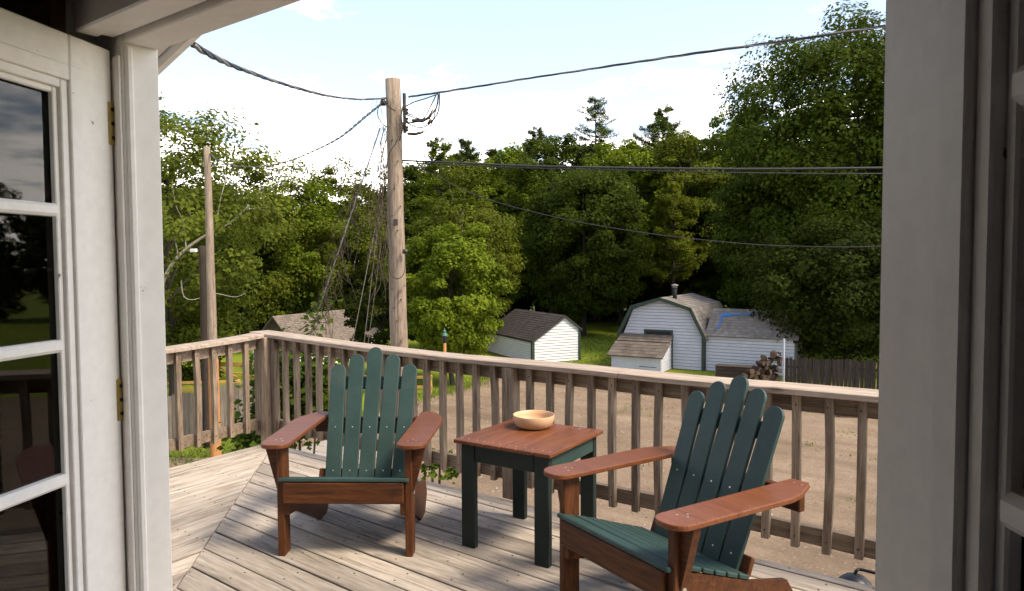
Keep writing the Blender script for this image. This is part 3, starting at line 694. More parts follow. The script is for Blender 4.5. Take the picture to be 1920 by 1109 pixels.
# rack, insulators and cable loops on the pole
b = MB(); b.cbox((-.02,-.02,0),(.02,.02,.62),.004); b.build('rack', M['insul'], mp, mtx=Matrix.Translation(pl(762,248)))
for v_ in (207, 224, 240):
    b = MB(); b.lathe([(0,-.04),(.035,-.04),(.04,-.02),(.022,0),(.04,.02),(.035,.04),(0,.04)], 12); b.build('insulator', M['insul'], mp, True, Matrix.Translation(pl(765,v_,11.1)))
for pts, r in (([(826,175),(822,200),(808,217),(785,227),(758,229)], .012), ([(828,174),(826,205),(812,228),(790,238),(760,226)], .010), ([(822,176),(812,196),(795,222),(762,212)], .009), ([(764,198),(780,190),(800,184),(826,175)], .009), ([(764,248),(790,249),(812,232),(824,190)], .009),
               ([(762,210),(775,214),(792,222),(800,222)], .008), ([(726,186),(714,198),(712,215),(722,232),(732,236)], .007), ([(724,192),(735,200),(745,206)], .008), ([(760,195),(756,215),(758,240),(752,262)], .010)):
    b = MB(); b.tube(tw([pl(u,v_,11.05) for u, v_ in pts], 6), r, 6); b.build('cable_loop', M['wire'], mp, True)
for pts in ([(776,224),(795,226),(808,219),(816,206)], [(806,232),(812,222)], [(768,249),(782,250),(797,246)]):
    b = MB(); b.tube([pl(u,v_,11.02) for u, v_ in pts], .024, 8); b.build('splice', M['insul'], mp, True)
b = MB(); b.lathe([(0,-.045),(.045,-.045),(.05,0),(.03,.05),(0,.055)], 12); b.build('insulator', M['insul'], mp, True, Matrix.Translation(pl(722,190,11.1)))
# cable band round the shaft and old steps
b = MB(); b.tube(tw([pl(730,470,11.0), pl(730,500,11.0), pl(736,516,10.99), pl(746,521,10.98), pl(756,514,10.99), pl(760,500,11.0), pl(760,470,11.05)], 5), .007, 6); b.build('cable_loop', M['wire'], mp, True)
b = MB(); b.tube(tw([pl(752,252,11.0), pl(744,268,10.97), pl(732,288,11.0), pl(726,330,11.0), pl(728,420,11.02), pl(730,470,11.0)], 5), .007, 6); b.build('cable_loop', M['wire'], mp, True)
b = MB(); b.tube([pl(756,470,11.05), pl(765,470,11.05)], .035, 10); b.build('bracket', M['insul'], mp, True)
for u, v_ in ((758,534),(755,634)):
    b = MB(); b.tube([pl(u,v_,11.06), pl(u,v_,10.93)], .022, 8); b.build('bolt', M['pole'], mp)
for u, v_ in ((738,262),(749,300),(741,352),(753,385),(737,402),(747,430),(752,560),(739,575),(744,600),(735,540)):
    b = MB(); b.tube([pl(u,v_,11.1), pl(u,v_,11.035)], .011, 6); b.build('staple', M['insul'], mp)
b = MB(); b.cbox((-.035,-.004,-.05),(.035,.004,.05),.002); b.build('tag', M['insul'], mp, mtx=Matrix.Translation(pl(743,415,11.045)) @ Matrix.Rotation(YAW,4,'Z'))
# guy wires
for i, (a_, c_, lb) in enumerate((((722,330),(682,640),'pale guy wire left of the utility pole, nearest to it'), ((722,345),(660,640),'pale guy wire left of the utility pole, farther out'), ((716,455),(690,638),'short pale wire slanting beside the utility pole'))):
    p0 = at(*a_, PD); p1 = at(*c_, PD+.3); d_ = (p1-p0); p2 = p0 + d_*((GZ-p0.z)/d_.z)
    b = MB(); b.tube([p0, p2], .0055 if i < 2 else .004, 6); tag(b.build('guy_wire', M['rope'], None, True), lb, 'wire')
# second and third pole
t2 = at(391,270,19); b2 = at(398,640,19); dd = (b2-t2)/(b2.z-t2.z); base2 = t2 + dd*(GZ-t2.z)
p2 = pole('utility_pole', 'bare slender wooden pole on the left, orange near its foot', base2, t2, .148, .082, M['pole'])
b = MB(); q0 = dd*0; hgt = (at(405,668,19)-base2)
b.tube([Vector((0,0,0)), dd*(hgt.z*.5), dd*hgt.z], [.150,.142,.134], 20, False); b.build('lower_shaft', M['polelow'], p2, True)
t3 = at(380,455,21); base3 = Vector((t3.x, t3.y, GZ)); p3 = pole('short_pole', 'short dark pole behind the slender one, with a small white lamp', base3, t3, .115, .095, M['darkpole'])
b = MB(); b.cbox((-.10,-.05,-.05),(.10,.05,.05),.01); b.build('lamp_head', M['siding'], p3, mtx=Matrix.Translation(at(364,464,20.9)-base3) @ Matrix.Rotation(.3,4,'Z'))
b = MB(); b.tube([at(366,465,20.95)-base3, at(378,472,21)-base3], .015, 6); b.build('lamp_arm', M['darkpole'], p3)

# ------------------------------------------------------------------ sheds
def lap_wall(par, poly, z0, z1, mat, step=.115, axis='y', at_=0.0, thick=.03, sgn=-1, name='siding_board', top=None):
    """horizontal boards clipped to a gable outline. poly: function z -> (lo, hi) along the wall"""
    z = z0
    while z < z1-.005:
        zt = min(z+step, z1); z += .028; a0, a1 = poly(z); c0, c1 = poly(zt)
        if a1-a0 > .05:
            if c1-c0 < .02: c0 = c1 = (a0+a1)/2; c0 -= .01; c1 += .01
            lo = at_ + sgn*(thick+.030); hi = at_ + sgn*(thick)
            if axis == 'y': vs = [(a0,lo,z),(a1,lo,z),(c1,hi,zt),(c0,hi,zt),(a0,at_,z),(a1,at_,z),(c1,at_,zt),(c0,at_,zt)]
            else: vs = [(lo,a0,z),(lo,a1,z),(hi,c1,zt),(hi,c0,zt),(at_,a0,z),(at_,a1,z),(at_,c1,zt),(at_,c0,zt)]
            b = MB(); b.add(vs, [(0,1,2,3),(7,6,5,4),(0,4,5,1),(1,5,6,2),(2,6,7,3),(3,7,4,0)]); b.build(name, mat, par)
        z = zt
def roof_plane(par, p00, p10, p11, p01, mat, rows, cols, thick=.035, name='roof', tabs=True):
    """roof slope with courses of shingles. p00-p10 eave, p01-p11 ridge"""
    p00, p10, p11, p01 = [Vector(p) for p in (p00,p10,p11,p01)]
    nrm = (p10-p00).cross(p01-p00).normalized()
    if nrm.z < 0: nrm = -nrm
    b = MB(); b.add([p00,p10,p11,p01]+[p+nrm*-.05 for p in (p00,p10,p11,p01)], [(0,1,2,3),(7,6,5,4),(0,4,5,1),(1,5,6,2),(2,6,7,3),(3,7,4,0)])
    ro = b.build(name, mat, par)
    sb = MB()
    for r in range(rows):
        f0, f1 = r/rows-.02*(r > 0), (r+1)/rows; off = random.random()
        k = -off
        while k < cols:
            a0, a1 = max(0,k)/cols, min(cols,k+1-.03)/cols
            if a1 > a0+.002:
                j = random.uniform(0,.004)
                def Q(a,f,h): return p00.lerp(p10,a).lerp(p01.lerp(p11,a),f) + nrm*h
                sb.add([Q(a0,f0,thick*.6+j),Q(a1,f0,thick*.6+j),Q(a1,f1,.004),Q(a0,f1,.004),Q(a0,f0,.001),Q(a1,f0,.001)], [(0,1,2,3),(4,5,1,0)])
            k += 1
    tag(sb.build('shingles', mat, ro), kind='stuff')
    return ro
# saltbox shed with green corners
s1 = empty('shed', yard(1.13, 38.4), R_(60.8)); tag(s1, 'small white shed with brown shingle roof and green corner trim', 'shed')
W1, L1, zl, zr, za, xa = 2.90, 6.2, 1.30, 1.86, 2.56, 1.95
def gab1(z):
    lo = 0 if z <= zl else (z-zl)/(za-zl)*xa
    hi = W1 if z <= zr else W1-(z-zr)/(za-zr)*(W1-xa)
    return lo, hi
b = MB(); b.prism([(0,0),(W1,0),(W1,zr),(xa,za),(0,zl)], .0, L1, 'y'); b.build('wall', M['lapshade'], s1)
lap_wall(s1, gab1, 0, za, M['siding'], .15, 'y', 0.0)
lap_wall(s1, lambda z: (0, L1), 0, zl, M['siding'], .15, 'x', 0.0)
ov = .12
sl_ = (za-zl)/xa; sr_ = (za-zr)/(W1-xa)
roof_plane(s1, (-ov,-ov-.06,zl-ov*sl_+.03), (-ov,L1+ov,zl-ov*sl_+.03), (xa,L1+ov,za+.03), (xa,-ov-.06,za+.03), M['shing_brown'], 13, 30)
roof_plane(s1, (W1+ov,L1+ov,zr-ov*sr_+.03), (W1+ov,-ov-.06,zr-ov*sr_+.03), (xa,-ov-.06,za+.032), (xa,L1+ov,za+.032), M['shing_brown'], 7, 30)
for (x, z) in ((0,zl),(W1,zr)): MB().box((x-.06,-.098,0),(x+.06,-.05,z-.02)).build('corner_trim', M['trimgreen'], s1)
MB().box((-.098,-.097,0),(-.05,.07,zl-.03)).build('corner_trim', M['trimgreen'], s1)
for p, q in (((-ov,zl-ov*sl_),(xa,za)), ((xa,za),(W1+ov,zr-ov*sr_))):
    b = MB(); b.prism([(p[0],p[1]-.10),(q[0],q[1]-.10),(q[0],q[1]+.02),(p[0],p[1]+.02)], -ov-.05, -ov+.02, 'y'); b.build('rake_trim', M['trimgreen'], s1)
MB().box((-.09,-.1,zl-.16),(-.055,L1,zl-.05)).build('eave_trim', M['trimgreen'], s1)
# gambrel barn
gl = yard(9.63, 35.55); e1 = Vector((math.cos(R_(5.76)), math.sin(R_(5.76)), 0)); WG, LG = 4.25, 5.6
g = empty('gambrel_barn', gl - e1*WG, R_(5.76)); tag(g, 'white barn with gambrel roof, green trim and metal chimney pipe', 'barn')
OUT = [(-.28,1.62),(.52,3.22),(WG/2-.02,3.68),(WG-.52,3.18),(WG+.30,1.55)]
WALL = [(0,0),(WG,0),(WG,1.62),(WG-.58,3.03),(WG/2,3.56),(.58,3.05),(0,1.62)]
def gab2(z):
    if z <= 1.62: return 0, WG
    if z <= 3.04: f = (z-1.62)/(3.04-1.62); return .58*f, WG-.58*f
    f = (z-3.04)/(3.56-3.04); return .58+(WG/2-.58)*f, WG-.58-(WG/2-.58)*f
b = MB(); b.prism(WALL, 0.0, LG, 'y'); b.build('wall', M['lapshade'], g)
lap_wall(g, gab2, 0, 3.56, M['sidingold'], .16, 'y', 0.0)
lap_wall(g, lambda z: (0, LG), 0, 1.62, M['sidingold'], .16, 'x', WG, sgn=1)
for i in range(4):
    p, q = OUT[i], OUT[i+1]; m_ = M['shing_grey']; sp = .28
    if i < 2: roof_plane(g, (p[0],-sp,p[1]), (p[0],LG+.2,p[1]), (q[0],LG+.2,q[1]), (q[0],-sp,q[1]), m_, 7 if i == 1 else 8, 22)
    else: roof_plane(g, (q[0],LG+.2,q[1]), (q[0],-sp,q[1]), (p[0],-sp,p[1]), (p[0],LG+.2,p[1]), m_, 7 if i == 2 else 8, 22)
    n2 = Vector((-(q[1]-p[1]), 0, q[0]-p[0])).normalized()*.15
    b = MB(); b.prism([(p[0]-n2.x,p[1]-n2.z),(q[0]-n2.x,q[1]-n2.z),(q[0]+n2.x*.1,q[1]+n2.z*.1),(p[0]+n2.x*.1,p[1]+n2.z*.1)], -sp-.035, -sp+.03, 'y'); b.build('rake_trim', M['trimgreen'], g)
for x in (WG,): MB().box((x-.02,-.10,0),(x+.14,-.05,1.66)).build('corner_trim', M['trimgreen'], g)
MB().box((WG+.05,-.049,0),(WG+.10,.16,1.6)).build('corner_trim', M['trimgreen'], g)
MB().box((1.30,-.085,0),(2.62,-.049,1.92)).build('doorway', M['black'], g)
for a_, c_ in (((1.20,0),(1.30,2.0)),((2.62,0),(2.74,2.0)),((1.301,1.90),(2.619,2.0))): MB().box((a_[0],-.105,a_[1]),(c_[0],-.05,c_[1])).build('door_trim', M['trimgreen'], g)
b = MB(); b.tube([(WG/2+.35,1.1,3.45),(WG/2+.35,1.1,4.18)], .11, 14); b.build('chimney_pipe', M['black'], g, True)
b = MB(); b.lathe([(.20,-.0),(.16,.05),(.0,.09)], 14, (WG/2+.35,1.1,4.27)); b.tube([(WG/2+.35,1.1,4.14),(WG/2+.35,1.1,4.26)], .14, 14); b.build('chimney_cap', M['shing_grey'], g, True)
# lean-to box on the barn front
bx = empty('lean_to_shed', gl - e1*WG, R_(5.76)); tag(bx, 'low white lean-to with patchy worn roof against the barn front', 'shed')
b = MB(); b.prism([(-1.75,0),(-.085,0),(-.085,1.66),(-1.75,.86)], .05, 2.66, 'x'); b.build('wall', M['sidingold'], bx)
lap_wall(bx, lambda z: (-1.75, -.085-max(0,(z-.86)/.8*1.665*0)) if z < .8 else (-1.75+(z-.86)/(1.66-.86)*1.665 if z > .86 else -1.75, -.085), 0, 1.6, M['sidingold'], .16, 'x', 2.66, .004, 1)
MB().box((.05,-1.79,0),(2.66,-1.752,.80)).build('front_panel', M['sidingold'], bx)
MB().box((1.55,-1.80,.25),(2.45,-1.791,.28)).build('latch_bar', M['black'], bx)
roof_plane(bx, (-.12,-2.0,.78),(2.82,-2.0,.78),(2.82,-.7,1.40),(-.12,-.7,1.40), M['shing_old'], 5, 9, .03)
roof_plane(bx, (-.06,-.74,1.415),(2.78,-.74,1.415),(2.78,-.09,1.73),(-.06,-.09,1.73), M['shing_old'], 3, 9, .05)
# annex to the right
an = empty('annex', gl + e1*.15, R_(5.76)); tag(an, 'low white annex right of the barn, blue patch on its worn roof', 'shed')
b = MB(); b.prism([(.12,0),(3.2,0),(3.2,1.86),(1.66,3.0),(.12,1.86)], .0, 4.2, 'x'); b.build('wall', M['lapshade'], an)
lap_wall(an, lambda z: (0.0, 4.2), 0, 1.86, M['sidingold'], .16, 'y', .12, .01)
roof_plane(an, (-.02,-.10,1.80),(4.4,-.10,1.80),(4.4,1.66,3.08),(-.02,1.66,3.08), M['shing_grey'], 10, 22)
roof_plane(an, (4.4,3.42,1.80),(-.02,3.42,1.80),(-.02,1.66,3.08),(4.4,1.66,3.08), M['shing_grey'], 10, 22)
def onroof(x, f): return Vector((x, -.10+1.76*f, 1.80+1.28*f)) + Vector((0,-.588,.809))*.055
b = MB()
for (x0,f0,x1,f1) in ((.52,.24,.60,.80),(.60,.70,1.0,.80),(1.0,.75,1.5,.80),(1.62,.77,2.3,.81)):
    b.add([onroof(x0,f0),onroof(x1,f0),onroof(x1,f1),onroof(x0,f1)]+[onroof(x0,f0)-Vector((0,-.01,.02)),onroof(x1,f0)-Vector((0,-.01,.02)),onroof(x1,f1)-Vector((0,-.01,.02)),onroof(x0,f1)-Vector((0,-.01,.02))], [(0,1,2,3),(7,6,5,4),(0,4,5,1),(1,5,6,2),(2,6,7,3),(3,7,4,0)])
b.build('blue_patch', M['blue'], an)
# garage on the left
ga = empty('garage', yard(-12.45, 36.9), R_(35.76-26)); tag(ga, 'low building with tan shingle roof behind the railing corner', 'garage')
hw, LGa, ze, zr2 = 1.55, 7.0, 1.18, 2.80
b = MB(); b.prism([(-hw,0),(hw,0),(hw,ze),(0,zr2-.1),(-hw,ze)], 0, LGa, 'y'); b.build('wall', M['fence'], ga)
lap_wall(ga, lambda z: (0, LGa), 0, ze, M['siding'], .15, 'x', hw, .01, 1)
MB().box((-hw-.03,-.05,0),(-hw+.32,-.01,ze)).build('corner_board', M['siding'], ga)
roof_plane(ga, (hw+.18,LGa+.2,ze-.16),(hw+.18,-.2,ze-.16),(0,-.2,zr2),(0,LGa+.2,zr2), M['shing_tan'], 20, 42)
roof_plane(ga, (-hw-.18,-.2,ze-.16),(-hw-.18,LGa+.2,ze-.16),(0,LGa+.2,zr2),(0,-.2,zr2), M['shing_tan'], 20, 42)

# ------------------------------------------------------------------ fences, wood piles and yard things
def plank_fence(label, p0, p1, h, mat, w=.14):
    p0 = Vector(p0); p1 = Vector(p1); L = (p1-p0).length; f = empty('plank_fence', p0); tag(f, label, 'fence')
    n = int(L/w); d = (p1-p0).normalized(); nn = Vector((-d.y, d.x, 0))
    for i in range(n):
        hh = h + random.uniform(-.05,.04); a = i*w
        b = MB(); b.prism([(0,0),(w-.012,0),(w-.012,hh-.03),(w*.8,hh),(w*.15,hh),(0,hh-.03)], -.011, .011, 'y')
        m = Matrix.Translation(d*a + nn*random.uniform(-.006,.006)) @ Matrix.Rotation(math.atan2(d.y,d.x)+random.uniform(-.03,.03),4,'Z') @ Matrix.Rotation(random.uniform(-.012,.012),4,'Y')
        b.build('plank', mat, f, mtx=m)
    for z in (.35, h-.35):
        b = MB(); b.tube([d*0+nn*.05+Vector((0,0,z)), d*L+nn*.05+Vector((0,0,z))], .045, 4); b.build('fence_rail', mat, f)
    return f
plank_fence('grey plank fence seen through the left railing', yard(-12.9, 16.2), yard(-8.1, 24.6), 1.60, M['fence'])
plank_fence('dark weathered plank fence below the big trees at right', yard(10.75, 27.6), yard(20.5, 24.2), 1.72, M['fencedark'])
b = MB(); b.cbox((-.035,-.035,0),(.035,.035,2.40),.01); o = b.build('white_post', M['sidingold']); o.location = yard(10.95, 28.3); tag(o, 'slim white post at the end of the dark fence', 'post')
def split_log(label, loc, rot, r, L, grp):
    n = 7; st = random.uniform(0, 6); P = []
    kind = random.random()
    for k in range(n):
        a = st + 2*math.pi*k/n*(.55 if kind < .5 else 1.0); rr = r*random.uniform(.85,1.1); P.append((rr*math.cos(a), rr*math.sin(a)))
    if kind < .5: P.append((0.0, 0.0))
    b = MB(); b.prism(P, -L/2, L/2, 'y'); me = b.mesh('split_log'); me.materials.append(M['log']); me.materials.append(M['logend']); me.polygons[0].material_index = 1; me.polygons[1].material_index = 1; o = obj('split_log', me, None); o.location = loc; o.rotation_euler = rot
    tag(o, label, 'log', grp); return o
wp = yard(11.15, 30.9)
rows = [(8,0),(8,.2),(7,.4),(6,.6),(5,.8),(4,1.0),(3,1.2),(2,1.38)]
for n, z in rows:
    for i in range(n):
        lat = 11.75 - (i+.5)*.23 + random.uniform(-.08,.08) if True else 0
        split_log('split firewood log in the tall heap beside the annex', yard(lat-.08, 30.6+random.uniform(-.2,.2), GZ+.11+z), (random.uniform(-.25,.25), random.uniform(-3,3), R_(35.76)+random.uniform(-.4,.4)), random.uniform(.10,.16), random.uniform(.4,.55), 'firewood heap')
cr = empty('wooden_crate', yard(9.35, 32.3), R_(12)); tag(cr, 'dark old wooden crate in front of the annex', 'crate')
for i in range(4):
    MB().cbox((0,0,i*.17+.02),(1.62,.03,i*.17+.17),.004).build('board', M['crate'], cr); MB().cbox((0,.72,i*.17+.02),(1.62,.75,i*.17+.17),.004).build('board', M['crate'], cr)
    for x in (0,1.59): MB().cbox((x,.032,i*.17+.02),(x+.03,.718,i*.17+.17),.004).build('board', M['crate'], cr)
for j in range(4): MB().cbox((-.04,j*.19,.70),(1.66,j*.19+.18,.73),.004).build('lid_board', M['crate'], cr)
ls = empty('lumber_stack', yard(11.55, 24.6), R_(35.76-8)); tag(ls, 'low stack of sawn boards at the yard edge, right of the chairs', 'lumber')
for i in range(5):
    for j in range(4):
        x0 = random.uniform(-.12,.1); MB().cbox((x0,j*.19+random.uniform(-.02,.02),i*.085),(x0+3.6+random.uniform(-.2,.2),j*.19+.17,i*.085+.05),.004).build('board', M['lumber'], ls)
    if i < 4:
        for x in (.4,1.7,3.0): MB().box((x,0,i*.085+.0505),(x+.05,.74,i*.085+.0845)).build('spacer', M['crate'], ls)
# yellow timbers on the left lawn
tf = empty('timber_bench', yard(-14.0, 33.6), R_(35.76-4)); tag(tf, 'yellow timber bench frame on the lawn beyond the grey fence', 'bench')
for (a_, c_) in (((-.4,0,.62),(2.0,.10,.74)), ((-.4,.6,.62),(2.0,.70,.74)), ((-.2,-.35,.30),(1.9,-.22,.40))):
    MB().cbox(a_, c_, .008).build('beam', M['timber'], tf)
for x in (0.0, 1.6):
    for y in (-.3, .55): MB().cbox((x,y,0),(x+.1,y+.1,.30 if y < 0 else .615),.006).build('leg', M['timber'], tf)
b = MB(); b.tube([(-.1,.05,.6),(.9,-.1,.1)], .05, 4); b.build('brace', M['timber'], tf)
for k, (la, dd_, ln, h_, lb) in enumerate(((-16.8,29.2,5.2,.55,'low yellow timber rail fence on the lawn at far left'), (-9.6,30.0,6.2,.75,'yellow timber rail fence behind the middle of the left chair'))):
    rf = empty('rail_fence', yard(la, dd_), R_(35.76+(6 if k == 0 else -6))); tag(rf, lb, 'fence')
    for x in np.arange(0, ln+.01, ln/3): MB().cbox((x-.06,-.06,0),(x+.06,.06,h_+.08),.008).build('post', M['timber'], rf)
    for z in (h_*.45, h_): MB().cbox((-.1,-.10,z-.06),(ln+.1,-.062,z+.06),.006).build('rail', M['timber'], rf)
# lamp post
lp = empty('lamp_post', yard((833-960)/F*22, 22)); tag(lp, 'slim orange lamp post with green finial by the leafy tree', 'lamp')
b = MB(); b.tube([(0,0,0),(0,0,3.02)], .045, 10); b.build('post', M['polelow'], lp, True)
b = MB(); b.lathe([(.05,3.02),(.075,3.06),(.085,3.22),(.07,3.24)], 10); b.build('lantern', M['iron'], lp)
b = MB(); b.lathe([(.09,3.24),(.07,3.30),(.035,3.33),(.035,3.36),(.05,3.38),(.02,3.42),(.0,3.50)], 10); b.build('finial', M['green_metal'], lp)
# gooseneck lamp outside the deck edge
gn = empty('gooseneck_lamp', at(1597,1092,3.95)); tag(gn, 'black gooseneck lamp with domed shade just outside the deck edge', 'lamp')
b = MB(); b.lathe([(.105,-.075),(.10,-.05),(.085,-.015),(.055,.012),(.022,.026),(.0,.028)], 20); b.build('shade', M['iron'], gn, True)
gp = at(1597,1092,3.95); P = [Vector((0,0,.02)), at(1598,1084,3.95)-gp, at(1601,1077,3.95)-gp, at(1609,1075,3.95)-gp, at(1640,1083,3.9)-gp, at(1700,1098,3.8)-gp]
b = MB(); b.tube(tw(P, 5), .009, 8); b.build('arm', M['iron'], gn, True)
# paved patio seen past the deck corner
pt = empty('paved_patio', yard(-6.6, 20.2), R_(35.76+62)); tag(pt, 'pale paved patch on the ground past the deck corner', 'paving', kind='structure')
for i in range(5):
    for j in range(5):
        MB().cbox((i*.52+.012,-j*.52-.508,0),(i*.52+.508,-j*.52-.012,.05+random.uniform(-.006,.006)),.008).build('paver', M['stone'], pt)

# ------------------------------------------------------------------ trees
def leaf_mesh(name, C, N, size, mat, asp=.62, rng=RNG, droop=0.0):
    n = len(C); a = rng.normal(size=(n,3)); N = N + rng.normal(scale=.42, size=(n,3)); N /= np.linalg.norm(N, axis=1)[:,None]+1e-9
    t = a - N*np.sum(a*N, axis=1)[:,None]; t /= np.linalg.norm(t, axis=1)[:,None]+1e-9; t[:,2] -= droop; t /= np.linalg.norm(t, axis=1)[:,None]
    bt = np.cross(N, t); s = size*rng.uniform(.45,1.5,size=n)[:,None]
    V = np.empty((n,4,3)); V[:,0] = C - t*s*.5; V[:,1] = C + bt*s*asp*.5 + N*s*.08; V[:,2] = C + t*s*.5; V[:,3] = C - bt*s*asp*.5 + N*s*.08
    me = bpy.data.meshes.new(name); me.vertices.add(n*4); me.vertices.foreach_set('co', V.reshape(-1).astype(np.float32))
    me.loops.add(n*4); me.loops.foreach_set('vertex_index', np.arange(n*4, dtype=np.int32))
    me.polygons.add(n); me.polygons.foreach_set('loop_start', np.arange(0,n*4,4,dtype=np.int32))
    try: me.polygons.foreach_set('loop_total', np.full(n,4,dtype=np.int32))
    except Exception: pass
    me.update(calc_edges=True); me.materials.append(mat); return me
def broadleaf(h, rx, z0, clumps, per, size, seed, shape=1.0, lumpy=.35, cr=.17):
    """crown points: uneven lobed ellipsoid between z0 and h. returns leaf centres, normals, clump centres"""
    r = np.random.default_rng(seed); cz = (z0+h)/2; rz = (h-z0)/2
    lob = r.normal(size=(9,3)); lob /= np.linalg.norm(lob,axis=1)[:,None]; amp = r.uniform(-.5,1,size=9)
    cen = []
    while len(cen) < clumps:
        d = r.normal(size=3); d /= np.linalg.norm(d)
        k = 1 + lumpy*np.sum(amp*np.maximum(0, lob@d)**5)
        rad = r.uniform(.42,1.0)**.5*k
        p = d*rad; w_ = 1.0 if p[2] > 0 else 1.0 - .25*shape*abs(p[2])
        cen.append((p[0]*rx*w_, p[1]*rx*w_, cz + p[2]*rz))
    cen = np.array(cen); C = []; N = []
    for c in cen:
        rr = cr*rx*r.uniform(.6,1.35); m = int(per*r.uniform(.6,1.3)); d = r.normal(size=(m,3)); d /= np.linalg.norm(d,axis=1)[:,None]
        q = d*(r.uniform(.15,1.0,size=(m,1))**.5)*np.array([rr,rr,rr*.62]); C.append(c+q)
        o = c - np.array([0,0,cz]); o = o/(np.linalg.norm(o)+1e-6); N.append(d*.5 + o*.6 + np.array([0,0,.55]))
    return np.concatenate(C), np.concatenate(N), cen
def limbs(h, r0, cen, seed, n=14, z0=1.0, lean=(0,0), top=.85, rl_=.30):
    r = np.random.default_rng(seed+5); b = MB(); m = 8; P = []; Rr = []
    for i in range(m+1):
        f = i/m; P.append(Vector((lean[0]*f*f*h + r.normal()*.03, lean[1]*f*f*h + r.normal()*.03, f*h*top))); Rr.append(max(.02, r0*(1-f*.9)))
    b.tube(P, Rr, 9, False); lb = MB(); idx = r.permutation(len(cen))[:n]
    for i in idx:
        c = Vector(cen[i]); f = min(.9, max(.12, (c.z*.72)/(h*top))); k = f*m; i0 = min(m-1,int(k)); s = P[i0].lerp(P[i0+1], k-i0); rr = r0*(1-f*.9)*rl_*2
        mid = s.lerp(c, .5) + Vector((r.normal()*.15, r.normal()*.15, .12*(c-s).length)); lb.tube(tw([s, mid, c], 4), [rr*(1-q/8*.85) for q in range(9)], 6, False)
    return b, lb
TREE_N = [0]
def tree(label, loc, h, rx, z0, mat, bark='bark', clumps=130, per=100, size=.24, name='broadleaf_tree', group=None, r0=None, shape=1.0, lumpy=.35, nl=14, seed=None, cr=.17, lean=(0,0)):
    TREE_N[0] += 1; seed = seed or 100+TREE_N[0]; size *= .92; per = int(per*1.9); cr *= 1.32; clumps = int(clumps*1.2)
    C, N, cen = broadleaf(h, rx, z0, clumps, per, size, seed, shape, lumpy, cr)
    o = empty(name, loc); tag(o, label, 'tree', group)
    rng = np.random.default_rng(seed+9)
    obj('crown', leaf_mesh('crown', C, N, size, M[mat], rng=rng), None, o)
    b, lb = limbs(h, r0 or h*.017, cen, seed, nl, lean=lean); b.add(lb.v, lb.f); b.build('trunk', M[bark], o, True)
    return o
def pine(label, loc, h, rx, z0, seed, mat='lpine', sparse=1.0, group=None, size=.15, name='pine_tree'):
    r = np.random.default_rng(seed); o = empty(name, loc); tag(o, label, 'tree', group); C = []; N = []; lb = MB()
    for z in np.sort(z0+(h*.985-z0)*r.uniform(0,1,size=int((h-z0)*13))**.75):
        f = (z-z0)/(h-z0); R0 = rx*((1-f)**.5)*(.75+.25*min(1,f*6)); a = r.uniform(0,2*math.pi); L = R0*r.choice([r.uniform(.35,.7), r.uniform(.7,1.2)])+.15
        rise = L*r.uniform(-.08,.42); bend = r.uniform(-.10,.02)*L
        tip = np.array([math.cos(a)*L, math.sin(a)*L, z+rise]); st = np.array([0,0,z])
        lb.tube([st, (st+tip)/2+np.array([0,0,bend]), tip], [.03+.012*L,.02+.006*L,.008], 4, False)
        m = int(150*L*sparse)+60; t = r.uniform(.25,1.06,size=(m,1))**.6; side = np.array([-math.sin(a), math.cos(a), 0]); wd = .22*L+.14
        q = st+(tip-st)*t + np.array([0,0,1])*(4*t*(1-t)*bend) + side*(r.normal(size=(m,1))*wd*(1.05-t*.5)*.6) + np.array([0,0,1])*(r.normal(size=(m,1))*.13+.03); C.append(q); N.append(np.tile([0,0,1.],(m,1))+np.array([math.cos(a),math.sin(a),0])*.3)
    obj('crown', leaf_mesh('crown', np.concatenate(C), np.concatenate(N), size, M[mat], .42, r), None, o)
    b = MB(); b.tube([(0,0,h*f) for f in (0,.3,.6,1)], [h*.016,h*.012,h*.007,.015], 9, False); b.add(lb.v, lb.f); b.build('trunk', M['bark'], o, True)
    return o
def px(u, d): return (u-960)/F*d
def top(v, d): return 5.5 + (494-v)/F*d
# trees that can be told apart
T = tree
T('airy pale-limbed tree at the left edge of the view', yard(px(318,26),26), top(225,26), 3.3, 1.8, 'lbirch', 'bark', 165, 100, .17, nl=12, cr=.20, r0=.14, lumpy=.5)
T('spreading tree behind the slender bare pole', yard(px(448,45),45), top(268,45), 4.3, 1.6, 'lolive', 'bark', 130, 120, .19, nl=16)
T('tree right of the slender pole with loose outline', yard(px(545,48),48), top(292,48), 3.9, 1.4, 'lbright', 'bark', 120, 120, .20)
T('rounded tree left of the utility pole top', yard(px(640,50),50), top(325,50), 3.9, 1.2, 'lolive', 'bark', 120, 120, .20)
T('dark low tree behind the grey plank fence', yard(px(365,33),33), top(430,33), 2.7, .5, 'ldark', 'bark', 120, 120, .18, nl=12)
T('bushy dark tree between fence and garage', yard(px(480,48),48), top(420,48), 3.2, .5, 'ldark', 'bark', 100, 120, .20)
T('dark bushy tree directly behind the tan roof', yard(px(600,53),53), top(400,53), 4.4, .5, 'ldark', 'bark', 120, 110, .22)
T('bright green leafy tree right behind the utility pole', yard(px(845,31.5),31.5), top(418,31.5), 2.2, .9, 'lbright', 'bark', 150, 150, .155, cr=.2, lumpy=.45)
T('dark shrubby tree at the foot of the utility pole', yard(px(718,34),34), top(520,34), 1.7, .3, 'ldark', 'bark', 70, 110, .16)
T('weeping light green tree between pole and maple', yard(px(868,43),43), top(345,43), 3.3, 1.5, 'lolive', 'birch', 130, 120, .19, cr=.2)
T('broad dark maple with short trunk on the lawn', yard(px(1094,52.7),52.7), top(312,52.7), 4.7, 1.35, 'lmaple', 'bark', 210, 140, .24, shape=.3, r0=.26)
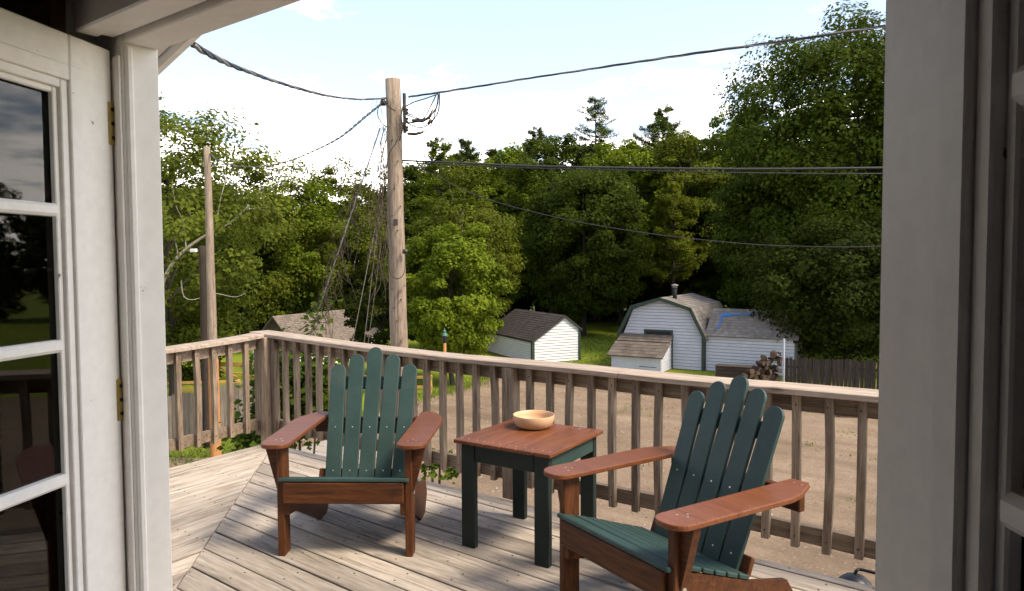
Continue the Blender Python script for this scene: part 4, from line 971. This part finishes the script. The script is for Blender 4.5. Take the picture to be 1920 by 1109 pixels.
T('tall rounded tree behind the left side of the maple', yard(px(1035,60),60), top(248,60), 4.3, 3, 'lmaple', 'bark', 130, 110, .27)
T('yellowish tree behind the maple top', yard(px(1165,61),61), top(262,61), 3.9, 3, 'lbright', 'bark', 120, 110, .27)
T('far tree left of the maple crown', yard(px(955,63),63), top(282,63), 3.8, 2, 'lbright', 'bark', 120, 110, .27)
T('light tree right of the second pine', yard(px(1295,60),60), top(232,60), 4.2, 2, 'lolive', 'bark', 120, 110, .26)
T('pale tree in the notch left of the huge maple', yard(px(1382,60),60), top(225,60), 3.6, 3, 'lbright', 'bark', 120, 110, .26)
T('huge dark maple filling the upper right', yard(px(1605,42),42), top(28,42), 7.0, 2.6, 'lmaple', 'bark', 400, 150, .23, shape=.4, r0=.34, lumpy=.35, cr=.14)
T('dark spreading tree above the annex roof', yard(px(1455,43),43), top(345,43), 3.7, 1.7, 'lmaple', 'bark', 160, 140, .22, shape=.4)
T('low dark tree hanging over the plank fence', yard(px(1590,35),35), top(420,35), 4.4, .7, 'ldark', 'bark', 190, 130, .20, shape=.3)
T('tall tree beyond the right door leaf', yard(px(1800,40),40), top(90,40), 5.6, 2, 'lmaple', 'bark', 170, 120, .26)
pine('tall pine with open crown standing above the maple', yard(px(1117,68),68), top(186,68), 4.4, 4, 301, sparse=.6)
pine('full pine right of the tall open one', yard(px(1242,63),63), top(206,63), 4.6, 2.5, 302, sparse=1.3)
pine('narrow spruce tip left of the maple', yard(px(1008,74),74), top(236,74), 3.0, 5, 303, sparse=1.1)
pine('small pine tip right of the utility pole', yard(px(826,60),60), top(262,60), 3.6, 2.5, 304, 'lbright', 1.2)
pine('blunt spruce second from the utility pole', yard(px(876,64),64), top(264,64), 2.9, 3, 305, sparse=1.2)
pine('far pine tip beside the huge maple', yard(px(1405,78),78), top(200,78), 3.6, 5, 306, sparse=1.1)
pine('dark bare-stemmed pine behind the barn chimney', yard(px(1262,55),55), top(330,55), 2.6, 3.2, 307, 'lolive', 1.2)
# the wood behind: individuals copied from three kinds
def copy_tree(src, label, loc, rz, sc, group):
    r = src.copy(); col.objects.link(r); r.location = loc; r.rotation_euler = (0,0,rz); r.scale = sc; r['label'] = label; r['group'] = group
    for ch in src.children: c = ch.copy(); col.objects.link(c); c.parent = r
    return r
GRP = 'dense wood behind the sheds'; LBL = 'dark tree in the dense wood behind the sheds'
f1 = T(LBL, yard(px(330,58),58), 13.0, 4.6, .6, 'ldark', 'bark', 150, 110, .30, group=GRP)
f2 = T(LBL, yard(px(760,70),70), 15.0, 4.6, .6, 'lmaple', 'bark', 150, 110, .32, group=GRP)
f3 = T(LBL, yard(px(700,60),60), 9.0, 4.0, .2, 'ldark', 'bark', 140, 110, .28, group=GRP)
spots = [(250,60,f1,1.0),(430,56,f1,.92),(520,62,f1,.85),(600,66,f2,.86),(680,72,f2,.90),(790,74,f2,1.04),(850,76,f2,1.14),(900,70,f2,1.06),(950,78,f2,1.20),(1010,80,f2,1.26),(1070,72,f2,1.16),(1120,82,f2,1.26),(1180,76,f2,1.20),(1230,72,f2,1.16),(1290,78,f2,1.26),(1350,74,f2,1.24),(1400,68,f2,1.2),(1440,74,f2,1.15),(1530,66,f2,1.3),(1640,64,f2,1.4),(1740,60,f1,1.4),
         (560,56,f3,.9),(780,62,f3,.95),(880,64,f3,1.0),(980,68,f3,1.0),(1060,70,f3,1.05),(1150,70,f3,1.1),(1230,66,f3,1.1),(1300,64,f3,1.1),(1380,60,f3,1.1),(1460,58,f3,1.1),(1540,54,f3,1.1),(1640,50,f3,1.1),(1740,48,f3,1.1),(200,50,f3,1.0),(350,48,f3,.8),
         (1860,55,f1,1.3),(2000,52,f2,1.1),(2140,52,f1,1.05),(2250,54,f2,.92),(2400,54,f1,1.0),(2600,50,f1,.95),(2900,48,f2,.9),(60,60,f1,1.0),(-120,62,f1,1.0)]
for i, (u, d, src, s) in enumerate(spots):
    copy_tree(src, LBL, yard(px(u,d), d), random.uniform(0,6.28), (s*random.uniform(.95,1.08), s*random.uniform(.95,1.08), s), GRP)
# leaning pale birch limbs at the left edge
bt = empty('leaning_birch', at(296,640,24)); tag(bt, 'leaning pale birch trunk and bare branches at far left', 'tree')
o0 = at(296,640,24); bt.location = (o0.x, o0.y, GZ)
def bl(u, v, d=24): q = at(u,v,d); return (q.x-o0.x, q.y-o0.y, q.z-GZ)
b = MB(); b.tube(tw([(0,0,0), bl(290,600), bl(305,525), bl(335,475), bl(380,440), bl(430,415), bl(470,380)], 5), [.095-.0025*i for i in range(31)], 8, False); b.build('trunk', M['birch'], bt, True)
for pts, r in (([(335,475),(330,445),(328,425)], .045), ([(350,462),(345,410),(332,380),(325,330),(335,280)], .035), ([(405,428),(415,370),(425,330),(422,300)], .03), ([(430,415),(460,390),(500,385)], .025), ([(340,520),(345,550),(365,556),(400,545),(440,552),(460,545)], .028), ([(345,552),(340,535)], .02), ([(360,400),(350,372),(375,355)], .022), ([(325,330),(345,300),(342,262)], .02)):
    b = MB(); q = tw([bl(*p) for p in pts], 4); b.tube(q, [r*.7*(1-.75*i/len(q)) for i in range(len(q))], 6, False); b.build('branch', M['birch'], bt, True)

# ------------------------------------------------------------------ shrubs and vines close to the deck
def shrub(label, base, path, spread, n, size, mat, seed, name='leafy_shrub', cat='shrub'):
    r = np.random.default_rng(seed); o = empty(name, base); tag(o, label, cat); base = Vector(base); C = []; sb = MB()
    for pth in path:
        P = tw([Vector(p)-base for p in pth], 6); sb.tube(P, [.016*(1-.7*i/len(P)) for i in range(len(P))], 5, False)
        P = np.array([tuple(p) for p in P]); m = int(n/len(path)); k = len(P); idx = (r.uniform(.42,1,size=m)*(k-1)).astype(int)
        C.append(P[idx] + r.normal(size=(m,3))*spread)
    C = np.concatenate(C); N = np.tile([.25,-.35,.8],(len(C),1))
    obj('leaves', leaf_mesh('leaves', C, N, size, M[mat], .8, r), None, o); sb.build('stems', M['vine'], o, True); return o
D1 = 8.0
g0 = at(540,760,D1); g0 = Vector((g0.x, g0.y, GZ))
shrub('tall leafy shrub rising outside the railing corner', g0, [[g0, at(545,820,D1), at(535,740,D1), at(520,665,D1)], [g0, at(560,800,D1), at(575,740,D1), at(600,672,D1)], [g0, at(510,830,D1), at(495,800,D1), at(470,790,D1)], [g0, at(550,800,D1), at(555,700,D1), at(550,655,D1)], [g0, at(590,800,D1), at(610,740,D1), at(625,700,D1)], [g0, at(500,810,D1), at(505,740,D1), at(498,668,D1)], [g0, at(525,830,D1), at(490,815,D1), at(462,812,D1)], [g0, at(560,830,D1), at(530,810,D1), at(540,720,D1)]], .13, 4200, .075, 'lvine', 41)
g1 = at(812,930,6.2); g1 = Vector((g1.x, g1.y, GZ))
shrub('thin yellow-green sapling tip between chair and table', g1, [[g1, at(808,920,6.2), at(803,880,6.2), at(800,855,6.2)], [g1, at(820,920,6.2), at(832,885,6.2), at(842,868,6.2)]], .05, 130, .06, 'lvine', 42)
# dead vine hanging down the slanting guy wire, green at its lower end
gv0 = at(716,238,PD); gv1 = at(590,600,12.4); gd = gv1-gv0; ga_ = gv0 + gd*((GZ-gv0.z)/gd.z)
vn = empty('vine_covered_wire', ga_); tag(vn, 'slanting guy wire overgrown with dead brown vines left of the pole', 'vine')
b = MB(); b.tube([Vector((0,0,0)), gv0-ga_], .012, 6); b.build('wire', M['wiregrey'], vn, True)
rv = random.Random(5); vb = MB()
for i in range(24):
    f0 = rv.uniform(0,.95); f1 = min(1.0, f0+rv.uniform(.12,.4)); P = []
    off = Vector((rv.gauss(0,.12), rv.gauss(0,.12), 0))
    for k in range(7):
        f = f0+(f1-f0)*k/6; P.append(gv0.lerp(gv1, f) - ga_ + off*(math.sin(math.pi*k/6)) + Vector((rv.gauss(0,.05), rv.gauss(0,.05), -.25*math.sin(math.pi*k/6)*rv.random())))
    vb.tube(tw(P,3), rv.uniform(.003,.007), 4, False)
for i in range(30):
    f = rv.uniform(.1,.95); p = gv0.lerp(gv1, f)-ga_; vb.tube(tw([p, p+Vector((rv.gauss(0,.1),rv.gauss(0,.1),-.3)), p+Vector((rv.gauss(0,.16),rv.gauss(0,.16),-rv.uniform(.4,1.2)))],3), .004, 4, False)
for i in range(26):
    p = pl(rv.uniform(700,850), rv.uniform(178,200), 11.0)+pbase-ga_; vb.tube(tw([p, p+Vector((rv.gauss(0,.06),rv.gauss(0,.06),-.2)), p+Vector((rv.gauss(0,.1),rv.gauss(0,.1),-rv.uniform(.3,.85)))],3), .0022, 3, False)
for i in range(34):
    f0 = rv.uniform(.0,.8); P = []
    sx = rv.uniform(-.32,.02)
    for k in range(8):
        v_ = 215 + (f0*.55+k*.06)*440; p = at(738, v_, 11.0)-ga_
        P.append(p + Vector((math.cos(YAW)*(sx*(k/7)**1.1*rv.uniform(.6,1.3)+rv.gauss(-.12,.05)), math.sin(YAW)*(sx*(k/7)+rv.gauss(-.10,.05)), 0)))
    vb.tube(tw(P,3), rv.uniform(.0025,.006), 4, False)
tag(vb.build('dead_stems', M['vine'], vn, True), kind='stuff')
r = np.random.default_rng(3); m = 110; f = r.uniform(.84,1.12,size=(m,1)); C = np.array(tuple(gv0-ga_))+np.array(tuple(gd))*f + r.normal(size=(m,3))*.11
obj('leaves', leaf_mesh('leaves', C, np.tile([.3,-.4,.7],(m,1)), .09, M['lvine'], .85, r), None, vn)
# ------------------------------------------------------------------ grass tufts, stones
r = np.random.default_rng(8); V = []; Fc = []
def tufts(n, fn, h):
    global V, Fc
    for i in range(n):
        la, d = fn(); p = yard(la, d, GZ); a = r.uniform(0,6.28); hh = h*r.uniform(.5,1.3); o = len(V); c, s = math.cos(a)*.02, math.sin(a)*.02
        V += [(p.x-c,p.y-s,GZ),(p.x+c,p.y+s,GZ),(p.x+r.normal()*.05,p.y+r.normal()*.05,GZ+hh)]; Fc.append((o,o+1,o+2))
def edge():
    i = int(r.integers(2,16)); a, b = outline[i], outline[(i+1)%len(outline)]; t = r.uniform(); return a[0]+(b[0]-a[0])*t+r.normal()*.35, b[1]*t+a[1]*(1-t)+abs(r.normal())*.7-.1
tufts(7000, edge, .14); tufts(5000, lambda: (r.uniform(-14,-8), r.uniform(19,30)), .13); tufts(4000, lambda: (r.uniform(3,8), r.uniform(36,54)), .12)
wc = [(r.uniform(-8,14), r.uniform(14,29)) for _ in range(60)]
def weed():
    c = wc[int(r.integers(0,len(wc)))]; return c[0]+r.normal()*.28, c[1]+r.normal()*.28
tufts(1200, weed, .07)
me = bpy.data.meshes.new('grass'); me.from_pydata(V, [], Fc); tag(obj('grass', me, leafmat('grass_blades', (0.085,0.12,0.02), (0.15,0.18,0.035), .3)), 'thin grass tufts along the edge of the dirt yard', 'grass', kind='stuff')
mb = MB()
for i in range(1400):
    la, d = r.uniform(-8,20), r.uniform(8,30); s = r.uniform(.012,.045); p = yard(la,d,GZ+.008)
    q = [(p.x+s*math.cos(a+.3*r.normal())*r.uniform(.7,1.1), p.y+s*math.sin(a)*r.uniform(.7,1.1), p.z) for a in (0,1.57,3.14,4.71)]
    mb.add(q+[(p.x,p.y,p.z+s*.7)], [(0,1,4),(1,2,4),(2,3,4),(3,0,4)])
tag(mb.build('stones', M['stone']), 'small pale stones scattered over the dirt yard', 'stones', kind='stuff')
